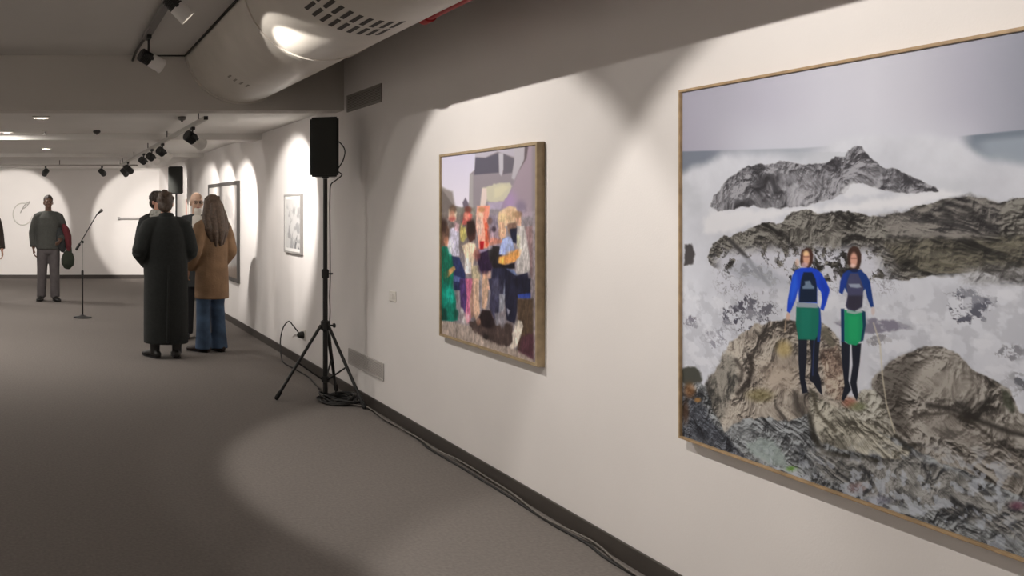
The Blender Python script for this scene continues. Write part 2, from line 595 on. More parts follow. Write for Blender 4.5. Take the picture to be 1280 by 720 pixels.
# bright surf under the island
cv.poly([(885, 262), (960, 262), (1060, 256), (1180, 236), (1200, 242), (1150, 258), (1060, 264), (985, 268), (905, 292), (880, 290)], (226, 224, 223), 5, 5)
# the island
isl = cv.rock((62, 60, 63), (112, 110, 112), (164, 162, 164), 14, 1.15, 1.8, 5)
cv.poly([(886, 259), (893, 244), (899, 239), (910, 224), (928, 211), (945, 205), (960, 205), (975, 202), (996, 203), (1008, 207), (1018, 205),
         (1034, 203), (1040, 199), (1044, 195), (1050, 196), (1056, 196), (1060, 187), (1068, 183), (1077, 184), (1083, 191), (1090, 200), (1104, 209),
         (1122, 212), (1138, 219), (1153, 229), (1168, 235), (1172, 239), (1150, 241), (1118, 241), (1098, 236), (1078, 229), (1062, 230), (1056, 240),
         (1036, 249), (1008, 257), (975, 260), (935, 258), (912, 262), (897, 264)], isl, 1.1, 3.0, 45)
cv.poly([(984, 236), (994, 228), (1006, 246), (1012, 256), (986, 258)], (190, 188, 190), 3, 5, alpha=0.65)
cv.poly([(1046, 241), (1062, 228), (1085, 231), (1104, 241), (1090, 244), (1060, 246)], (220, 219, 219), 3, 5, alpha=0.85)
# the dark reef
reef = cv.rock((38, 36, 34), (84, 80, 74), (142, 138, 128), 18, 0.35, 1.8, 9)
reef2 = cv.rock((40, 38, 40), (92, 88, 84), (140, 134, 126), 16, 0.25, 2.4, 14)
cv.poly([(884, 322), (890, 308), (897, 299), (905, 294), (912, 297), (922, 291), (938, 284), (952, 278), (970, 280), (982, 274), (990, 266),
         (1008, 263), (1022, 266), (1034, 265), (1046, 263), (1066, 265), (1085, 271), (1100, 270), (1128, 265), (1150, 258), (1172, 252), (1192, 246),
         (1214, 246), (1232, 250), (1250, 254), (1266, 249), (1340, 245), (1340, 352), (1275, 356), (1248, 347), (1226, 340), (1190, 342), (1158, 345),
         (1130, 352), (1096, 348), (1070, 356), (1030, 352), (985, 356), (958, 354), (930, 345), (908, 340), (892, 333)], reef, 1.1, 4.0, 45)
cv.poly([(1100, 271), (1128, 266), (1172, 253), (1214, 247), (1250, 256), (1250, 290), (1210, 300), (1150, 300), (1110, 292)], reef2, 5, 6, alpha=0.8)
cv.poly([(1108, 306), (1150, 298), (1230, 300), (1300, 290), (1300, 335), (1220, 340), (1150, 344), (1120, 330)],
        cv.rock((34, 33, 30), (72, 68, 58), (118, 112, 94), 18, 0.2, 1.7, 19), 5, 6, alpha=0.75)
# surf streaming through the reef
st = fbm(U * 34 + V * 14 + 2.2 * n1, (V - U * 0.5) * 48 + 2.2 * n2, 51, 5, 0.65)
stm = sstep(300, 322, py + 10 * (n1 - 0.5)) * (1 - sstep(362, 378, py)) * sstep(884, 905, px) * (1 - sstep(1085, 1125, px - (py - 330) * 0.5))
cv.mix((206, 205, 210), stm * sstep(0.455, 0.50, st) * 0.95)
cv.mix((128, 126, 132), stm * sstep(0.40, 0.44, st) * (1 - sstep(0.455, 0.49, st)) * 0.7)
cv.line([(912, 300), (930, 318), (945, 338), (962, 356)], 5, (52, 50, 50), 2, 0.8)
cv.poly([(905, 338), (930, 322), (958, 330), (985, 350), (990, 366), (950, 364)], (176, 178, 184), 4, 6, alpha=0.75)
cv.poly([(855, 332), (856, 306), (864, 304), (869, 318), (866, 330)], (70, 66, 66), 1.5, 3)
# right-hand scree by the far water
cv.mix(cv.rock((58, 56, 56), (118, 115, 112), (186, 184, 182), 24, 0.4, 1.5, 25),
       0.8 * sstep(325, 345, py + 12 * (n1 - .5)) * (1 - sstep(352, 368, py + 10 * (n1 - .5))) * sstep(1190, 1225, px))
# the white water in front
wat = sstep(348, 368, py + 12 * (n1 - 0.5))
cv.mix(foam * 1.005, wat * (1 - stm))
n3 = fbm(U * 30, V * 34, 61, 5)
n4 = fbm(U * 55, V * 55, 63, 4)


def flecks(c, r, col, thr=0.5, alpha=0.9, seed=0):
    d = np.sqrt(((px - c[0]) / r[0]) ** 2 + ((py - c[1]) / r[1]) ** 2)
    m_ = 1 - sstep(0.45, 1.05, d)
    k = fbm(U * 58, V * 64, 70 + seed, 4, 0.65)
    lace = 1 - sstep(0.012, 0.05, np.abs(fbm(U * 40, V * 44, 170 + seed, 4, 0.6) - 0.5))
    a_ = np.maximum(sstep(thr - 0.02 + 0.25 * (1 - m_), thr + 0.05 + 0.25 * (1 - m_), k), 0.8 * lace * m_)
    cv.mix(col, alpha * a_ * (m_ > 0.02))


flecks((928, 396), (34, 30), (70, 68, 78), 0.5)
flecks((950, 385), (30, 16), (98, 96, 104), 0.52, seed=1)
flecks((892, 422), (22, 16), (130, 128, 138), 0.52, 0.7, seed=2)
flecks((866, 402), (12, 10), (110, 106, 116), 0.5, 0.8, seed=3)
flecks((1215, 382), (38, 26), (84, 84, 94), 0.47, seed=4)
flecks((1200, 366), (24, 9), (80, 80, 88), 0.45, seed=5)
flecks((1265, 440), (26, 14), (110, 108, 112), 0.5, 0.7, seed=6)
flecks((1268, 478), (22, 18), (92, 92, 96), 0.45, 0.85, seed=7)
flecks((1100, 425), (24, 10), (120, 116, 118), 0.5, 0.7, seed=8)
cv.poly([(1040, 402), (1066, 398), (1110, 400), (1138, 405), (1140, 411), (1100, 416), (1060, 414)], (112, 106, 120), 2, 4, 60, 0.8)
cv.mix((182, 182, 186), wat * 0.55 * sstep(0.5, 0.62, n3))
cv.mix((226, 225, 226), wat * 0.5 * sstep(0.52, 0.62, fbm(U * 22, V * 30, 67, 5)))
# near rocks
tan = cv.rock((66, 60, 55), (150, 139, 126), (196, 186, 170), 14, 0.9, 1.5, 81)
blue = cv.rock((44, 45, 47), (108, 109, 108), (172, 175, 174), 18, 0.55, 1.7, 91, 1.0)
brown = cv.rock((52, 48, 44), (114, 107, 98), (176, 169, 158), 13, 0.75, 1.7, 101, 1.0)
slab = cv.rock((84, 80, 70), (160, 154, 138), (204, 198, 180), 12, 0.75, 2.4, 111)
cv.poly([(850, 478), (868, 470), (890, 490), (902, 470), (925, 460), (1000, 492), (1060, 500), (1100, 505), (1340, 560), (1340, 760), (850, 600)], blue, 2, 4)
cv.poly([(882, 480), (890, 468), (900, 456), (906, 440), (914, 428), (926, 417), (944, 406), (962, 403), (985, 400), (1000, 404), (1020, 402), (1036, 408),
         (1050, 425), (1056, 448), (1058, 478), (1060, 505), (1040, 520), (1010, 516), (985, 528), (955, 520), (925, 525), (905, 540), (892, 510)], tan, 1.5, 4)
cv.poly([(882, 480), (900, 456), (908, 440), (920, 450), (924, 474), (912, 500), (900, 530), (890, 510)], cv.rock((44, 44, 42), (98, 94, 86), (150, 144, 132), 14, 1.2, 2.0, 121), 4, 4, alpha=0.85)
cv.line([(938, 446), (940, 462), (935, 480), (922, 492)], 6, (48, 42, 38), 2.5, 0.85)
cv.line([(920, 450), (928, 462), (926, 476)], 5, (52, 46, 42), 2.5, 0.7)
cv.blob((950, 494), (16, 8), (110, 100, 52), 0.6, 0.55)
cv.blob((980, 436), (9, 10), (196, 172, 110), 0.6, 0.7)
cv.blob((975, 470), (24, 20), (184, 164, 144), 0.6, 0.45)
cv.poly([(1020, 412), (1034, 408), (1040, 420), (1046, 432), (1040, 436), (1028, 424)], (104, 98, 84), 2, 3, alpha=0.8)
cv.poly([(1050, 412), (1084, 420), (1088, 470), (1075, 486), (1060, 470)], foam, 3, 3)
cv.poly([(1024, 436), (1046, 432), (1054, 460), (1060, 496), (1048, 506), (1034, 490)], cv.rock((72, 58, 52), (150, 128, 112), (198, 184, 164), 18, 1.3, 2, 131), 2.5, 3)
cv.poly([(1044, 500), (1068, 496), (1080, 486), (1100, 486), (1112, 500), (1120, 530), (1130, 552), (1100, 540), (1060, 522)], cv.rock((84, 80, 70), (158, 152, 138), (202, 198, 184), 14, 0.8, 2.2, 137), 2, 3)
cv.blob((1062, 503), (9, 6), (176, 100, 78), 0.6, 0.6)
cv.blob((1072, 508), (10, 5), (120, 128, 84), 0.6, 0.6)
# right boulder
cv.poly([(1090, 484), (1091, 474), (1102, 465), (1110, 456), (1122, 446), (1140, 438), (1158, 433), (1178, 435), (1196, 442), (1208, 452), (1216, 462), (1228, 468),
         (1246, 478), (1260, 486), (1270, 500), (1276, 514), (1300, 520), (1340, 530), (1340, 640), (1280, 622), (1230, 600), (1180, 580), (1140, 560), (1125, 548), (1114, 520), (1102, 498)], brown, 1.3, 3.5)
cv.poly([(1092, 482), (1110, 458), (1140, 440), (1150, 460), (1130, 500), (1138, 548), (1120, 540), (1106, 505)], (62, 56, 50), 8, 6, alpha=0.55)
cv.poly([(1140, 470), (1180, 462), (1210, 480), (1190, 500), (1150, 495)], (158, 150, 138), 8, 8, alpha=0.45)
cv.line([(1160, 506), (1190, 512), (1225, 526), (1262, 540), (1330, 556)], 6, (46, 42, 38), 3, 0.8)
cv.line([(1150, 520), (1185, 516), (1215, 528), (1240, 548)], 4, (58, 52, 46), 2, 0.7)
cv.poly([(1252, 486), (1262, 492), (1272, 512), (1266, 518), (1254, 506)], (56, 60, 46), 3, 3, alpha=0.75)
cv.poly([(1150, 518), (1182, 514), (1206, 532), (1235, 552), (1200, 556), (1160, 540)], (140, 132, 122), 5, 5, alpha=0.5)
# lit slab in the middle and the grey foreground
cv.poly([(1011, 482), (1016, 488), (1030, 500), (1048, 510), (1075, 524), (1100, 540), (1122, 556), (1140, 562), (1130, 576), (1105, 572), (1075, 566), (1050, 562), (1026, 552), (1014, 530)], slab, 2, 3)
cv.line([(1012, 520), (1018, 548), (1030, 566), (1070, 572), (1110, 578)], 6, (52, 48, 40), 3, 0.85)
cv.line([(1016, 492), (1022, 515), (1044, 540)], 4, (70, 64, 52), 2, 0.7)
cv.line([(1120, 545), (1132, 556), (1150, 556)], 5, (48, 44, 38), 2, 0.8)
cv.poly([(1010, 562), (1050, 570), (1110, 580), (1140, 572), (1200, 590), (1290, 640), (1340, 660), (1340, 700), (1280, 676), (1180, 640), (1100, 625), (1030, 600)],
        cv.rock((50, 50, 52), (118, 115, 108), (176, 172, 164), 18, 0.7, 2.0, 141), 5, 6, alpha=0.85)
cv.poly([(934, 556), (950, 548), (968, 552), (980, 566), (984, 586), (966, 582), (944, 572)], (154, 166, 158), 4, 5, alpha=0.75)
cv.blob((926, 540), (20, 9), (148, 150, 148), 0.7, 0.5)
cv.blob((990, 586), (6, 3), (96, 150, 40), 0.7, 0.8)
cv.poly([(850, 480), (872, 490), (892, 530), (915, 552), (930, 570), (900, 566), (850, 556)], cv.rock((24, 25, 30), (58, 60, 66), (118, 122, 128), 24, 0.6, 1.5, 151), 3, 4, alpha=0.85)
cv.poly([(850, 462), (868, 458), (876, 466), (878, 476), (860, 482), (850, 476)], (74, 74, 66), 2, 3)
cv.blob((862, 488), (7, 9), (150, 96, 48), 0.6, 0.6)
cv.blob((872, 500), (4, 3), (196, 140, 72), 0.6, 0.7)
cv.blob((857, 515), (4, 14), (84, 58, 40), 0.6, 0.7)
cv.blob((1272, 632), (9, 5), (140, 70, 96), 0.7, 0.5)
cv.blob((1100, 625), (14, 6), (134, 134, 160), 0.7, 0.4)
cv.blob((1070, 610), (10, 6), (168, 120, 124), 0.7, 0.4)
cv.mix((40, 41, 44), 0.4 * sstep(0.56, 0.7, fbm(U * 15, V * 20, 171, 5)) * sstep(575, 620, py - (px - 1000) * 0.15))
cv.mix((190, 194, 200), 0.7 * sstep(0.53, 0.64, n4) * sstep(540, 600, py) * (1 - sstep(1240, 1290, px)))
# the rope
cv.line([(1092, 404), (1100, 430), (1103, 470), (1108, 505), (1118, 540)], 1.6, (206, 196, 170), 1.0, 0.8)
cv.line([(986, 388), (982, 402), (981, 414)], 1.4, (196, 170, 140), 1.0, 0.8)


def c1(*pts):
    return [(975 + x / 7.2, 300 + y / 7.2) for x, y in pts]


def c2(*pts):
    return [(1035 + x / 7.2, 300 + y / 7.2) for x, y in pts]


def c3(*pts):
    return [(950 + x / 3.128, 290 + y / 3.128) for x, y in pts]


# left figure in the print
LEG = (28, 32, 44)
cv.poly(c3((150, 410), (184, 410), (182, 500), (176, 575), (188, 628), (166, 632), (156, 580), (150, 500)), LEG, 0.8)
cv.poly(c3((194, 410), (236, 410), (230, 480), (226, 545), (236, 570), (244, 640), (226, 620), (210, 592), (194, 580), (200, 500)), LEG, 0.8)
cv.line(c3((212, 425), (208, 500), (206, 560)), 1.5, (52, 70, 120), 0.8, 0.7)
cv.poly(c3((222, 285), (236, 300), (240, 360), (234, 430), (224, 430)), (28, 66, 140), 0.8)
cv.poly(c3((142, 292), (230, 296), (230, 350), (226, 400), (216, 422), (150, 420), (140, 360)), (20, 112, 92), 0.8)
cv.poly(c3((160, 300), (200, 300), (196, 415), (160, 415)), (26, 126, 104), 3, alpha=0.6)
cv.poly(c1((150, 555), (340, 575), (340, 610), (150, 605)), (150, 160, 166), 0.8)
cv.poly(c1((190, 250), (140, 270), (112, 320), (92, 420), (70, 540), (62, 640), (88, 660), (110, 610), (140, 540), (165, 440), (170, 560),
           (335, 570), (335, 420), (370, 470), (380, 540), (362, 620), (392, 636), (420, 560), (448, 450), (420, 380), (372, 300), (330, 262), (270, 245)), (24, 68, 196), 0.8)
cv.poly(c1((120, 320), (150, 300), (160, 420), (110, 560), (85, 560), (100, 420)), (44, 104, 226), 3, alpha=0.7)
cv.poly(c1((360, 330), (410, 400), (440, 450), (400, 580), (385, 560), (400, 470), (360, 400)), (18, 56, 170), 3, alpha=0.7)
cv.poly(c1((212, 290), (290, 290), (320, 350), (332, 420), (332, 560), (172, 560), (180, 440), (190, 360)), (18, 34, 58), 1.0)
cv.poly(c1((222, 372), (270, 366), (282, 400), (310, 424), (306, 440), (206, 440), (200, 424), (226, 402)), (140, 160, 178), 1.0, alpha=0.75)
cv.poly(c1((190, 110), (200, 90), (240, 70), (280, 80), (300, 130), (296, 190), (280, 235), (255, 250), (190, 235), (180, 190)), (74, 46, 38), 1.0)
cv.blob((975 + 238 / 7.2, 300 + 165 / 7.2), (4.3, 8.6), (216, 162, 134), 0.3)
cv.line(c1((215, 150), (262, 150)), 1.6, (140, 92, 76), 0.8, 0.8)
cv.blob((975 + 234 / 7.2, 300 + 120 / 7.2), (3.6, 3.2), (244, 206, 150), 0.5, 0.8)
cv.blob((975 + 222 / 7.2, 300 + 225 / 7.2), (4.2, 3.2), (212, 176, 178), 0.4, 0.8)
cv.blob((975 + 155 / 7.2, 300 + 205 / 7.2), (2.6, 4.5), (222, 184, 160), 0.5, 0.7)
cv.blob((975 + 74 / 7.2, 300 + 690 / 7.2), (2.4, 4.5), (214, 176, 156), 0.4, 0.9)
# right figure in the print
cv.poly(c3((318, 425), (352, 440), (350, 520), (346, 580), (356, 618), (340, 640), (328, 660), (318, 655), (330, 600), (320, 500)), LEG, 0.8)
cv.poly(c3((358, 440), (396, 435), (390, 510), (378, 590), (384, 640), (378, 660), (362, 630), (352, 590), (362, 520)), LEG, 0.8)
cv.poly(c3((316, 300), (330, 300), (332, 430), (318, 430)), (18, 52, 92), 0.8)
cv.poly(c3((396, 305), (412, 312), (414, 360), (404, 425), (392, 430)), (18, 62, 84), 0.8)
cv.poly(c3((330, 305), (398, 312), (402, 370), (394, 425), (376, 444), (346, 438), (330, 425)), (24, 150, 96), 0.8)
cv.poly(c3((345, 330), (385, 330), (384, 425), (350, 425)), (34, 170, 104), 3, alpha=0.6)
cv.poly(c2((180, 270), (140, 300), (112, 370), (100, 470), (128, 490), (150, 430), (170, 470), (310, 470), (335, 440), (352, 520), (386, 606), (412, 600),
           (398, 500), (380, 380), (350, 320), (290, 265), (240, 280)), (22, 56, 122), 0.8)
cv.poly(c2((112, 370), (140, 300), (170, 290), (165, 380), (130, 480), (105, 470)), (30, 58, 150), 2, alpha=0.7)
cv.poly(c2((200, 300), (270, 300), (300, 370), (320, 430), (312, 540), (306, 600), (240, 640), (180, 625), (158, 590), (178, 500), (165, 410), (180, 350)), (72, 72, 100), 0.9)
cv.poly(c2((178, 500), (312, 500), (304, 605), (240, 640), (170, 610)), (46, 42, 52), 2, alpha=0.75)
cv.poly(c2((185, 395), (285, 395), (300, 425), (262, 432), (200, 424)), (168, 178, 190), 1.0, alpha=0.8)
cv.poly(c2((170, 630), (240, 645), (310, 625), (312, 650), (240, 668), (168, 652)), (172, 178, 176), 0.8, alpha=0.85)
cv.poly(c2((176, 120), (190, 80), (232, 52), (276, 70), (300, 130), (298, 200), (280, 260), (240, 280), (205, 270), (178, 210)), (66, 44, 36), 1.0)
cv.blob((1035 + 232 / 7.2, 300 + 180 / 7.2), (4.5, 9.2), (214, 160, 138), 0.3)
cv.line(c2((205, 165), (262, 165)), 1.6, (140, 92, 78), 0.8, 0.8)
cv.blob((1035 + 222 / 7.2, 300 + 232 / 7.2), (3.6, 2.4), (240, 206, 192), 0.5, 0.8)
cv.blob((1035 + 238 / 7.2, 300 + 275 / 7.2), (5.0, 2.2), (22, 34, 70), 0.4)
cv.blob((1035 + 405 / 7.2, 300 + 640 / 7.2), (2.4, 5), (204, 184, 176), 0.4, 0.8)
put_print(cv, t_big, BY0 + 0.011, BY1 - 0.011, BZ0 + 0.011, BZ1 - 0.011, xr, GAIN_BIG)

# ---- the square photograph of a crowd
SY0, SY1, SZ0, SZ1 = 4.675, 5.83, 0.742, 1.888
GAIN_MID = np.array((0.97, 1.01, 1.08))
t_mid, xr = framed('framed_photograph', 'square photograph of a bright crowd in a street, in a deep tan frame',
                   SY0, SY1, SZ0, SZ1, 0.042, 0.016, M['wood_dull'])
cv = Canvas(460, SY1 - 0.013, SY0 + 0.013, SZ0 + 0.013, SZ1 - 0.013, xr)
U, V = cv.U, cv.V


def A(*pts):
    return [(540 + x / 7.2, 170 + y / 7.2) for x, y in pts]


def B(*pts):
    return [(540 + x / 7.2, 260 + y / 7.2) for x, y in pts]


def D(*pts):
    return [(540 + x / 6.0, 350 + y / 6.0) for x, y in pts]


cv.col[:] = (150, 140, 142)
sk = np.stack([np.interp(cv.py, [180, 250], c) for c in ([198, 224], [193, 216], [208, 224])], -1)
q = 0.7
cv.poly(A((20, 150), (400, 110), (390, 300), (345, 340), (335, 600), (270, 645), (200, 625), (60, 440), (20, 420)), sk, q)
cv.poly(A((385, 150), (900, 40), (860, 130), (740, 190), (650, 160), (590, 140), (480, 195), (390, 192)), (184, 177, 184), q)
cv.poly(A((20, 400), (60, 440), (130, 480), (185, 500), (205, 620), (225, 740), (20, 740)), (150, 141, 136), 2)
cv.poly(A((20, 430), (70, 460), (120, 520), (210, 650), (225, 740), (20, 740)), (124, 115, 110), 1.2)
cv.poly(A((340, 340), (375, 345), (372, 720), (330, 720)), (170, 164, 162), 1)
cv.poly(A((372, 330), (900, 320), (900, 760), (372, 760)), (152, 143, 147), 2)
cv.poly(A((390, 192), (480, 197), (600, 150), (602, 330), (380, 350)), (104, 100, 110), 1.0)
cv.poly(A((640, 158), (742, 205), (722, 330), (640, 345)), (112, 107, 114), 1.0)
cv.poly(A((600, 152), (642, 156), (642, 300), (625, 360), (606, 340)), (188, 183, 187), 0.8)
cv.poly(A((740, 90), (832, 80), (836, 210), (770, 330), (742, 395), (716, 380), (740, 230)), (184, 178, 181), 1)
cv.poly(A((836, 70), (900, 60), (900, 720), (640, 760), (700, 520), (770, 340), (832, 230)), (166, 150, 158), 2)
cv.poly(A((836, 70), (870, 70), (850, 200), (790, 300), (830, 210)), (96, 86, 86), 1, alpha=0.8)
cv.blob((540 + 690 / 7.2, 170 + 590 / 7.2), (9, 12), (176, 148, 186), 0.9, 0.8)
cv.blob((540 + 800 / 7.2, 170 + 640 / 7.2), (6, 8), (140, 128, 146), 0.6, 0.8)
cv.poly(A((275, 600), (300, 555), (325, 600), (330, 680), (285, 650)), (120, 110, 122), 1)
cv.poly(A((220, 640), (330, 650), (390, 640), (400, 760), (220, 760)), (142, 138, 128), 2)
cv.poly(B((50, 60), (150, 60), (330, 60), (400, 100), (400, 400), (60, 400)), (128, 116, 110), 4, alpha=0.8)
cv.poly(B((520, 60), (640, 60), (620, 360), (530, 420)), (150, 138, 150), 3)
# cloth held aloft and the raised arm
cv.poly(A((455, 470), (520, 450), (560, 430), (700, 418), (725, 455), (690, 520), (640, 585), (560, 600), (495, 590), (480, 520)), (202, 195, 172), 1.2, 1.5)
cv.poly(A((560, 470), (640, 440), (690, 460), (620, 540), (560, 560)), (214, 206, 176), 2, alpha=0.8)
cv.poly(A((450, 470), (490, 470), (495, 560), (480, 640), (430, 660), (440, 560)), (222, 204, 194), 1)
cv.poly(A((500, 600), (640, 590), (620, 660), (520, 660)), (186, 172, 192), 1.5, alpha=0.8)
# woman in coral
cv.poly(B((405, -20), (520, -20), (515, 60), (490, 130), (520, 250), (500, 360), (420, 372), (412, 260), (395, 170), (398, 60)), (240, 172, 148), 1)
cv.poly(B((460, 90), (500, 130), (530, 250), (505, 350), (480, 350), (478, 220)), (214, 108, 82), 1.2)
cv.poly(B((395, 60), (440, 40), (460, 160), (440, 250), (410, 240)), (244, 208, 190), 1.5, alpha=0.9)
cv.poly(B((470, -20), (520, -20), (500, 120), (470, 140)), (238, 150, 128), 1, alpha=0.9)
cv.poly(B((430, 300), (470, 300), (462, 370), (432, 372)), (190, 34, 46), 0.8)
cv.poly(B((410, 380), (500, 370), (505, 400), (420, 430)), (176, 160, 190), 1, alpha=0.9)
cv.poly(B((400, 420), (500, 380), (570, 380), (560, 480), (530, 570), (430, 568), (412, 490)), (62, 42, 72), 1)
cv.poly(B((500, 390), (580, 340), (600, 440), (520, 480)), (62, 64, 60), 1.5, alpha=0.8)
cv.poly(B((450, 565), (490, 565), (500, 640), (480, 740), (450, 740), (460, 650)), (216, 172, 142), 0.8)
cv.poly(B((495, 565), (528, 565), (528, 740), (500, 740)), (206, 168, 150), 0.8)
# figures between
cv.poly(B((500, 180), (640, 180), (620, 330), (520, 330)), (172, 148, 156), 2, alpha=0.8)
cv.blob((540 + 555 / 7.2, 260 + 190 / 7.2), (3, 3.5), (88, 74, 84), 0.5)
cv.poly(B((500, 290), (620, 280), (640, 310), (520, 340)), (186, 132, 116), 1.2)
# woman in white
cv.poly(B((150, 10), (200, -10), (225, 40), (215, 110), (200, 130), (150, 110)), (206, 190, 166), 1)
cv.blob((540 + 182 / 7.2, 260 + 96 / 7.2), (4.2, 3.5), (200, 104, 98), 0.5, 0.85)
cv.poly(B((160, 185), (215, 170), (245, 210), (246, 430), (165, 440), (150, 340)), (206, 199, 212), 1)
cv.poly(B((200, 120), (245, 150), (240, 220), (205, 200)), (220, 180, 184), 1.2, alpha=0.8)
cv.poly(B((150, 330), (175, 340), (170, 400), (150, 380)), (168, 220, 140), 1, alpha=0.7)
# woman with red face and dark hair
cv.poly(B((290, 40), (330, 30), (362, 60), (350, 130), (300, 150), (270, 150)), (206, 112, 104), 1.2)
cv.poly(B((260, 180), (300, 170), (315, 260), (280, 310), (255, 290)), (186, 176, 112), 1.2)
cv.poly(B((312, 120), (375, 115), (395, 200), (390, 280), (340, 310), (315, 240)), (78, 52, 46), 1.2)
cv.poly(B((270, 340), (330, 310), (390, 320), (402, 400), (372, 500), (352, 595), (296, 590), (300, 450)), (230, 206, 178), 1)
cv.poly(B((298, 490), (352, 488), (350, 590), (296, 588)), (238, 232, 228), 0.8)
cv.poly(B((355, 520), (420, 515), (436, 560), (432, 645), (360, 650)), (192, 178, 148), 1)
cv.poly(D((310, -10), (352, -10), (352, 120), (360, 250), (330, 300), (312, 260)), (220, 184, 158), 0.8)
cv.poly(D((375, -10), (425, -10), (420, 120), (405, 220), (376, 210)), (206, 172, 146), 0.8)
cv.poly(D((280, -10), (310, -10), (312, 270), (290, 290)), (168, 134, 118), 1)
# jeans and pink
cv.poly(B((175, 430), (245, 445), (300, 590), (300, 740), (195, 740), (185, 560)), (52, 60, 98), 1)
cv.poly(B((190, 600), (290, 640), (290, 670), (190, 660)), (108, 124, 172), 1, alpha=0.8)
cv.poly(D((205, -10), (262, -10), (272, 120), (250, 250), (215, 200)), (88, 66, 112), 1)
cv.poly(D((250, -10), (302, -10), (298, 60), (280, 160), (292, 290), (272, 325), (250, 260), (262, 130)), (206, 120, 148), 1)
cv.blob((540 + 265 / 6, 350 + 285 / 6), (3.4, 6), (232, 176, 184), 0.5)
# the figure in green
cv.poly(B((55, 150), (120, 120), (155, 190), (150, 290), (100, 350), (55, 340)), (108, 84, 72), 1.5)
cv.poly(B((110, 300), (150, 290), (150, 335), (120, 345)), (206, 156, 128), 1)
cv.poly(B((40, 370), (110, 345), (150, 360), (180, 430), (195, 560), (185, 760), (40, 760)), (22, 118, 94), 1)
cv.poly(B((40, 400), (80, 380), (90, 540), (40, 600)), (18, 82, 66), 2, alpha=0.7)
cv.poly(B((100, 580), (200, 520), (215, 550), (150, 620), (110, 640)), (186, 148, 96), 1)
cv.poly(D((40, -10), (110, 20), (160, 80), (180, 160), (178, 220), (192, 300), (150, 310), (40, 300)), (16, 128, 108), 1)
cv.blob((540 + 130 / 6, 350 + 110 / 6), (6, 10), (30, 168, 146), 0.7, 0.9)
cv.poly(D((60, 200), (110, 220), (120, 300), (60, 300)), (14, 70, 62), 1.5, alpha=0.8)
cv.poly(D((140, 210), (165, 210), (165, 290), (145, 290)), (20, 140, 118), 1)
# dark seated pair, blond, grey shirt
cv.poly(B((545, 340), (620, 350), (630, 440), (600, 540), (540, 540)), (56, 50, 52), 1.2)
cv.poly(B((600, 40), (640, 10), (700, -20), (755, -5), (785, 70), (770, 130), (690, 140), (640, 190), (605, 200), (590, 120)), (218, 190, 158), 1.2)
cv.poly(B((660, 20), (740, 10), (740, 110), (670, 130)), (206, 172, 136), 1.5, alpha=0.7)
cv.poly(B((600, 190), (640, 160), (670, 190), (660, 260), (620, 280), (600, 250)), (226, 184, 152), 1)
cv.poly(B((670, 140), (760, 130), (760, 200), (690, 230)), (146, 112, 92), 1.2, alpha=0.8)
cv.poly(B((640, 280), (690, 255), (725, 280), (742, 380), (690, 420), (600, 420), (612, 350)), (170, 180, 218), 1)
cv.poly(B((700, 190), (765, 180), (760, 320), (730, 310), (710, 250)), (42, 44, 66), 1)
cv.poly(B((760, 60), (800, 70), (800, 170), (765, 160)), (222, 190, 166), 1)
cv.poly(B((770, 165), (830, 160), (862, 300), (880, 450), (885, 560), (835, 600), (755, 615), (770, 450), (790, 380), (765, 260)), (198, 190, 184), 1)
cv.poly(B((765, 240), (800, 260), (790, 370), (765, 340)), (206, 208, 150), 1.4, alpha=0.7)
cv.poly(B((600, 440), (700, 420), (760, 372), (815, 360), (790, 430), (745, 485), (640, 515), (600, 495)), (226, 160, 96), 1)
cv.poly(B((590, 460), (650, 440), (650, 515), (600, 510)), (232, 178, 92), 1, alpha=0.8)
cv.poly(B((550, 490), (610, 500), (660, 515), (745, 490), (745, 545), (640, 550), (550, 560)), (38, 32, 40), 1)
cv.poly(B((540, 540), (660, 540), (760, 610), (862, 580), (880, 760), (530, 760)), (52, 52, 72), 1)
cv.poly(B((660, 540), (740, 560), (770, 610), (740, 600)), (104, 124, 168), 1, alpha=0.8)
cv.poly(B((835, 170), (905, 160), (905, 640), (885, 600), (880, 440)), (148, 120, 118), 1.5, alpha=0.85)
cv.poly(D((420, -10), (560, -10), (560, 100), (520, 230), (470, 300), (430, 210), (440, 90)), (74, 72, 92), 1)
cv.poly(D((555, -10), (740, -10), (735, 105), (650, 120), (640, 230), (620, 330), (560, 300), (545, 150)), (46, 46, 64), 1)
cv.poly(D((640, 110), (740, 95), (740, 140), (690, 145), (650, 135)), (64, 84, 160), 1)
cv.poly(D((505, 105), (548, 105), (540, 230), (505, 240)), (154, 154, 160), 1)
cv.line([(540 + 545 / 6, 350), (540 + 540 / 6, 350 + 110 / 6)], 1.6, (140, 146, 160), 0.8)
cv.poly(D((640, 140), (760, 140), (760, 620), (640, 560)), (92, 76, 62), 2)
# ground and shoes
cv.poly(D((40, 300), (180, 320), (300, 350), (460, 460), (580, 500), (760, 580), (760, 640), (40, 420)), (172, 157, 146), 2)
cv.poly(D((270, 320), (360, 300), (480, 330), (600, 320), (620, 480), (560, 500), (460, 470), (330, 400)), (88, 74, 70), 2, 3)
cv.poly(D((350, 280), (380, 225), (440, 230), (465, 300), (440, 360), (380, 350)), (52, 40, 42), 1.5)
cv.poly(D((380, 390), (430, 420), (410, 450), (385, 430)), (62, 52, 52), 1.2)
cv.poly(D((470, 250), (510, 240), (500, 340), (480, 340)), (150, 146, 152), 1.2)
cv.poly(D((560, 210), (590, 230), (570, 270)), (150, 148, 160), 1)
cv.blob((540 + 225 / 6, 350 + 235 / 6), (2, 4), (196, 190, 186), 0.5)
cv.poly(D((645, 300), (675, 310), (684, 350), (662, 430), (632, 505), (598, 520), (580, 500), (604, 460), (600, 400), (630, 350)), (214, 202, 186), 0.9)
